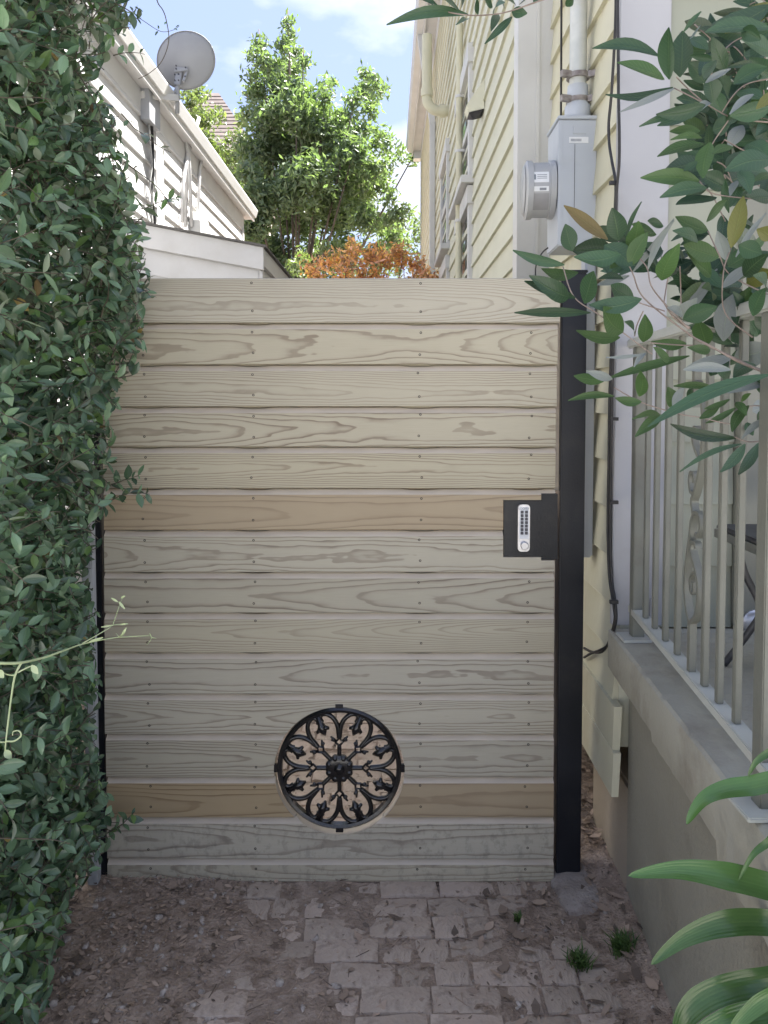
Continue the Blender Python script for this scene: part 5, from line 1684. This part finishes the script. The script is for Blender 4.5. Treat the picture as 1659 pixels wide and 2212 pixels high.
for tok in LV.replace("\n", ";").split(";"):
    tok = tok.split()
    if not tok:
        continue
    ox, oy, k = FR[tok[0]]
    bx, by, tx, ty_, w = map(float, tok[1:6])
    kind = tok[6]
    dep = 1.30 + rv.uniform(-.13, .13) if tok[0] != "T" else 1.32 + rv.uniform(-.04, .04)
    if kind == "h":
        dep = 1.15
    b_ = PS(ox + bx / k, oy + by / k, dep + .02)
    t__ = PS(ox + tx / k, oy + ty_ / k, dep + rv.uniform(-.05, .02))
    wid = w / k / 1922 * dep * 1.12
    ln = (t__ - b_).length
    view = (EYE - b_).normalized()
    axv = (t__ - b_).normalized()
    ang = rv.uniform(-.5, .5)
    nrm = view.copy()
    nrm.rotate(Matrix.Rotation(ang, 3, axv))
    if nrm.z < 0:
        nrm = (nrm + Vector((0, 0, .35))).normalized()
    m_ = MB()
    leaf_geo(m_, (0, 0, 0), t__ - b_, wid, nrm, 9, rv.uniform(.08, .45), rv.uniform(-.07, .10), side=rv.uniform(-.07, .07))
    o = m_.build("leaf", M[MK[kind]], la, smooth="all", fix=False)
    o.location = b_
    if kind == "b":
        o["label"] = "bronze young leaf"
fillers = []
la_rest = MB()
for q in range(360):
    if q % 2 == 0:
        fr_, x, y = "A", 1050 + 680 * rv.random() ** .7, rv.uniform(-120, 1640)
        if x < 1500 and y < 250 or x < 1150 and y < 450:
            continue
    else:
        fr_, x, y = "B", rv.uniform(620, 1690), rv.uniform(330, 1080)
        if x < 1150 and y > 620 or x < 1350 and y > 880:
            continue
    ox, oy, k = FR[fr_]
    ln_ = rv.uniform(200, 360) * (1 if fr_ == "A" else .75)
    an = rv.gauss(math.pi, .9)
    dep = rv.uniform(1.38, 1.6)
    b_ = PS(ox + x / k, oy + y / k, dep)
    t__ = PS(ox + (x + ln_ * math.cos(an)) / k, oy + (y + ln_ * math.sin(an) * .8) / k, dep + rv.uniform(-.05, .05))
    nrm = (EYE - b_).normalized() + Vector((rv.gauss(0, .5), rv.gauss(0, .5), abs(rv.gauss(0, .6))))
    m_ = MB()
    leaf_geo(m_, (0, 0, 0), t__ - b_, (t__ - b_).length * rv.uniform(.32, .42), nrm, 7, rv.uniform(.1, .3), rv.uniform(-.03, .08))
    if q < 110:
        o = m_.build("leaf", M["laurel_green" if rv.random() < .3 else "laurel"], la, smooth="all", fix=False)
        o.location = b_
    else:
        la_rest.add([Vector(v_) + b_ for v_ in m_.v], m_.f)
        la_rest.at += m_.at
    # a short petiole back to a hidden twig
    if q % 4 == 0:
      MB().tube(spline([b_, b_ - (t__ - b_) * .25 + Vector((0, 0, -.008)), b_ - (t__ - b_) * .55 + Vector((rv.uniform(-.02, .03), .02, rv.uniform(-.04, .01)))]), .0012, 5).build("twig", M["twig"], la, smooth="all")
la_rest.build("foliage", M["laurel"], la, smooth="all", fix=False)["kind"] = "stuff"
BR = [("A", [(1750, 1020), (1380, 980), (1140, 860), (880, 730)], 7), ("A", [(1750, 1660), (1430, 1640), (1190, 1600), (1090, 1500)], 5), ("A", [(1330, 1000), (1200, 1190), (1150, 1330)], 5), ("A", [(1750, 200), (1400, 330), (1250, 480), (1180, 640)], 6),
      ("A", [(1750, 640), (1500, 690), (1380, 780), (1280, 930)], 6), ("A", [(1750, 1380), (1480, 1260), (1300, 1160)], 6), ("A", [(1140, 860), (1000, 740), (900, 640)], 4),
      ("B", [(1720, 1290), (1430, 1150), (1270, 1070), (1150, 1000), (860, 770), (780, 600), (690, 400)], 10), ("B", [(1140, 960), (980, 790), (900, 680), (870, 560), (760, 440)], 7), ("B", [(1270, 1070), (1100, 1070), (900, 1055)], 4), ("B", [(910, 1130), (720, 990), (560, 870), (400, 755), (330, 560)], 5),
      ("B", [(990, 850), (800, 785), (650, 700)], 4), ("B", [(1097, 895), (1093, 700), (1088, 560)], 4), ("B", [(1150, 960), (1050, 890), (980, 790)], 12), ("B", [(1700, 760), (1420, 620), (1340, 480), (1270, 330)], 6), ("B", [(985, 790), (1010, 640), (1050, 500)], 4), ("B", [(1560, 1020), (1380, 860), (1370, 600), (1420, 440)], 6),
      ("B", [(850, 850), (810, 940), (795, 1010)], 4),
      ("C", [(1750, 1300), (1600, 1335), (1480, 1340), (1380, 1300)], 5), ("C", [(1740, 1060), (1500, 1050), (1380, 1190), (1100, 1140), (920, 1110), (610, 1015), (380, 890)], 5), ("C", [(1740, 800), (1520, 720), (1380, 660), (1170, 540), (1000, 455)], 13),
      ("T", [(2700, -330), (1900, -190), (1340, -10), (1060, 88), (900, 120), (700, 126), (480, 85), (370, 0)], 7)]
for fr_, pts_, w in BR:
    ox, oy, k = FR[fr_]
    p_ = spline([PS(ox + x / k, oy + y / k, 1.31 + .02 * math.sin(i * 2.1)) for i, (x, y) in enumerate(pts_)], 5)
    r0 = w / 2.592 / 1922 * 1.3 * .9
    MB().tube(p_, [max(.0011, r0 * (1 - .7 * i / len(p_))) for i in range(len(p_))], 7).build("branch", M["twig"], la, smooth="all")
tr = MB()
tr.tube(spline([(.80, .92, -.05), (.82, .93, .6), (.86, .95, 1.2), (.90, 1.0, 1.8), (.93, 1.05, 2.5)]), [.03 - .0012 * i for i in range(25)], 10)
tr.build("trunk", M["bark"], la, smooth="all")
for a, b in (((.86, .95, 1.2), PS(1930, 920, 1.31)), ((.88, .97, 1.5), PS(1930, 760, 1.31)), ((.90, 1.0, 1.8), PS(1945, 310, 1.31)), ((.90, 1.0, 1.75), PS(1945, 500, 1.31)), ((.92, 1.03, 2.2), PS(1945, 60, 1.31)), ((.93, 1.05, 2.5), PS(1770, -100, 1.31)), ((.86, .95, 1.25), PS(1945, 1090, 1.31))):
    a = Vector(a)
    MB().tube(spline([a, a.lerp(b, .5) + Vector((.02, 0, .04)), b]), [.008 - .0003 * i for i in range(13)], 7).build("branch", M["twig"], la, smooth="all")

# strap-leaved plant ---------------------------------------------------
sp_ = thing("strap_leaf_plant", "lily-like plant with long arching green strap leaves before the porch base", "plant")
def S5(x, y, d):
    return PS(1540 + x / 3.16, 1860 + y / 3.16, d)
def strap(pts, w, nrm, taper=1.0, twist=0.0):
    """pts from base to tip"""
    p_ = spline(pts, 7)
    m_ = MB()
    n = len(p_)
    for i, c in enumerate(p_):
        f_ = i / (n - 1)
        d = (p_[min(i + 1, n - 1)] - p_[max(i - 1, 0)]).normalized()
        nn_ = Vector(nrm)
        nn_.rotate(Matrix.Rotation(twist * f_, 3, d))
        nn_ = (nn_ - d * nn_.dot(d)).normalized()
        s = d.cross(nn_)
        ww = w * .5 * min(1, ((1 - f_) * 2.9) ** .62 + .002)
        for k in (-1, -.5, 0, .5, 1):
            m_.v.append(c + s * (ww * k) + nn_ * (.42 * ww * abs(k) ** 1.1))
            m_.at.append((k, f_))
    for i in range(n - 1):
        for k in range(4):
            a = i * 5 + k
            m_.f.append((a, a + 1, a + 6, a + 5))
    o = m_.build("leaf", M["strap"], sp_, smooth="all", fix=False)
B0 = Vector((.86, .93, .02))
def px2m(w, d):
    return w / 3.16 / 1922 * d
D = 1.16
strap([B0, S5(2100, 1300, 1.05), S5(1500, 380, 1.12), S5(1040, 352, D), S5(720, 430, D), S5(556, 636, D)], px2m(170, D), (-.2, -.75, .65), twist=.5)
strap([B0, S5(2200, 2000, 1.05), S5(1600, 1260, 1.12), S5(1200, 1135, D), S5(850, 1050, D), S5(480, 1000, D), S5(95, 1042, D)], px2m(215, D), (-.1, -.72, .68))
strap([B0, S5(2200, 2300, 1.05), S5(1600, 1480, 1.12), S5(1200, 1410, D), S5(850, 1420, D), S5(530, 1540, D), S5(275, 1742, D)], px2m(190, D), (-.3, -.8, .55))
strap([B0, S5(2200, 2500, 1.05), S5(1600, 1900, 1.10), S5(1150, 1880, D), S5(800, 1960, D), S5(590, 2100, D), S5(500, 2300, D), S5(480, 2500, D)], px2m(200, D), (-.5, -.75, .5))
strap([B0, S5(2100, 2500, 1.05), S5(1600, 2120, 1.10), S5(1200, 2110, D - .03), S5(880, 2190, D - .03), S5(620, 2330, D - .03), S5(480, 2500, D - .03)], px2m(170, D), (-.2, -.7, .7))
strap([B0, S5(2100, 2300, 1.05), S5(1600, 1880, 1.08), S5(1200, 2010, D - .05), S5(980, 2190, D - .05), S5(880, 2330, D - .05)], px2m(120, D), (-.4, -.8, .5))
strap([B0, S5(2000, 1500, 1.05), S5(1500, 500, 1.12), S5(1220, 760, D), S5(1080, 880, D), S5(965, 1085, D)], px2m(60, D), (-.6, -.7, .3))
strap([B0, S5(2000, 1200, 1.05), S5(1500, -50, 1.12), S5(1250, 50, D), S5(1110, 140, D), S5(1042, 262, D)], px2m(62, D), (-.6, -.7, .3))
strap([B0, S5(2100, 1900, 1.02), S5(1800, 900, 1.05), S5(1600, 700, 1.08), S5(1350, 800, 1.1)], px2m(160, D), (-.3, -.7, .6))
strap([B0, S5(2300, 2300, 1.0), S5(1900, 1700, 1.03), S5(1500, 1650, 1.07), S5(1300, 1800, 1.08)], px2m(160, D), (-.3, -.7, .6))
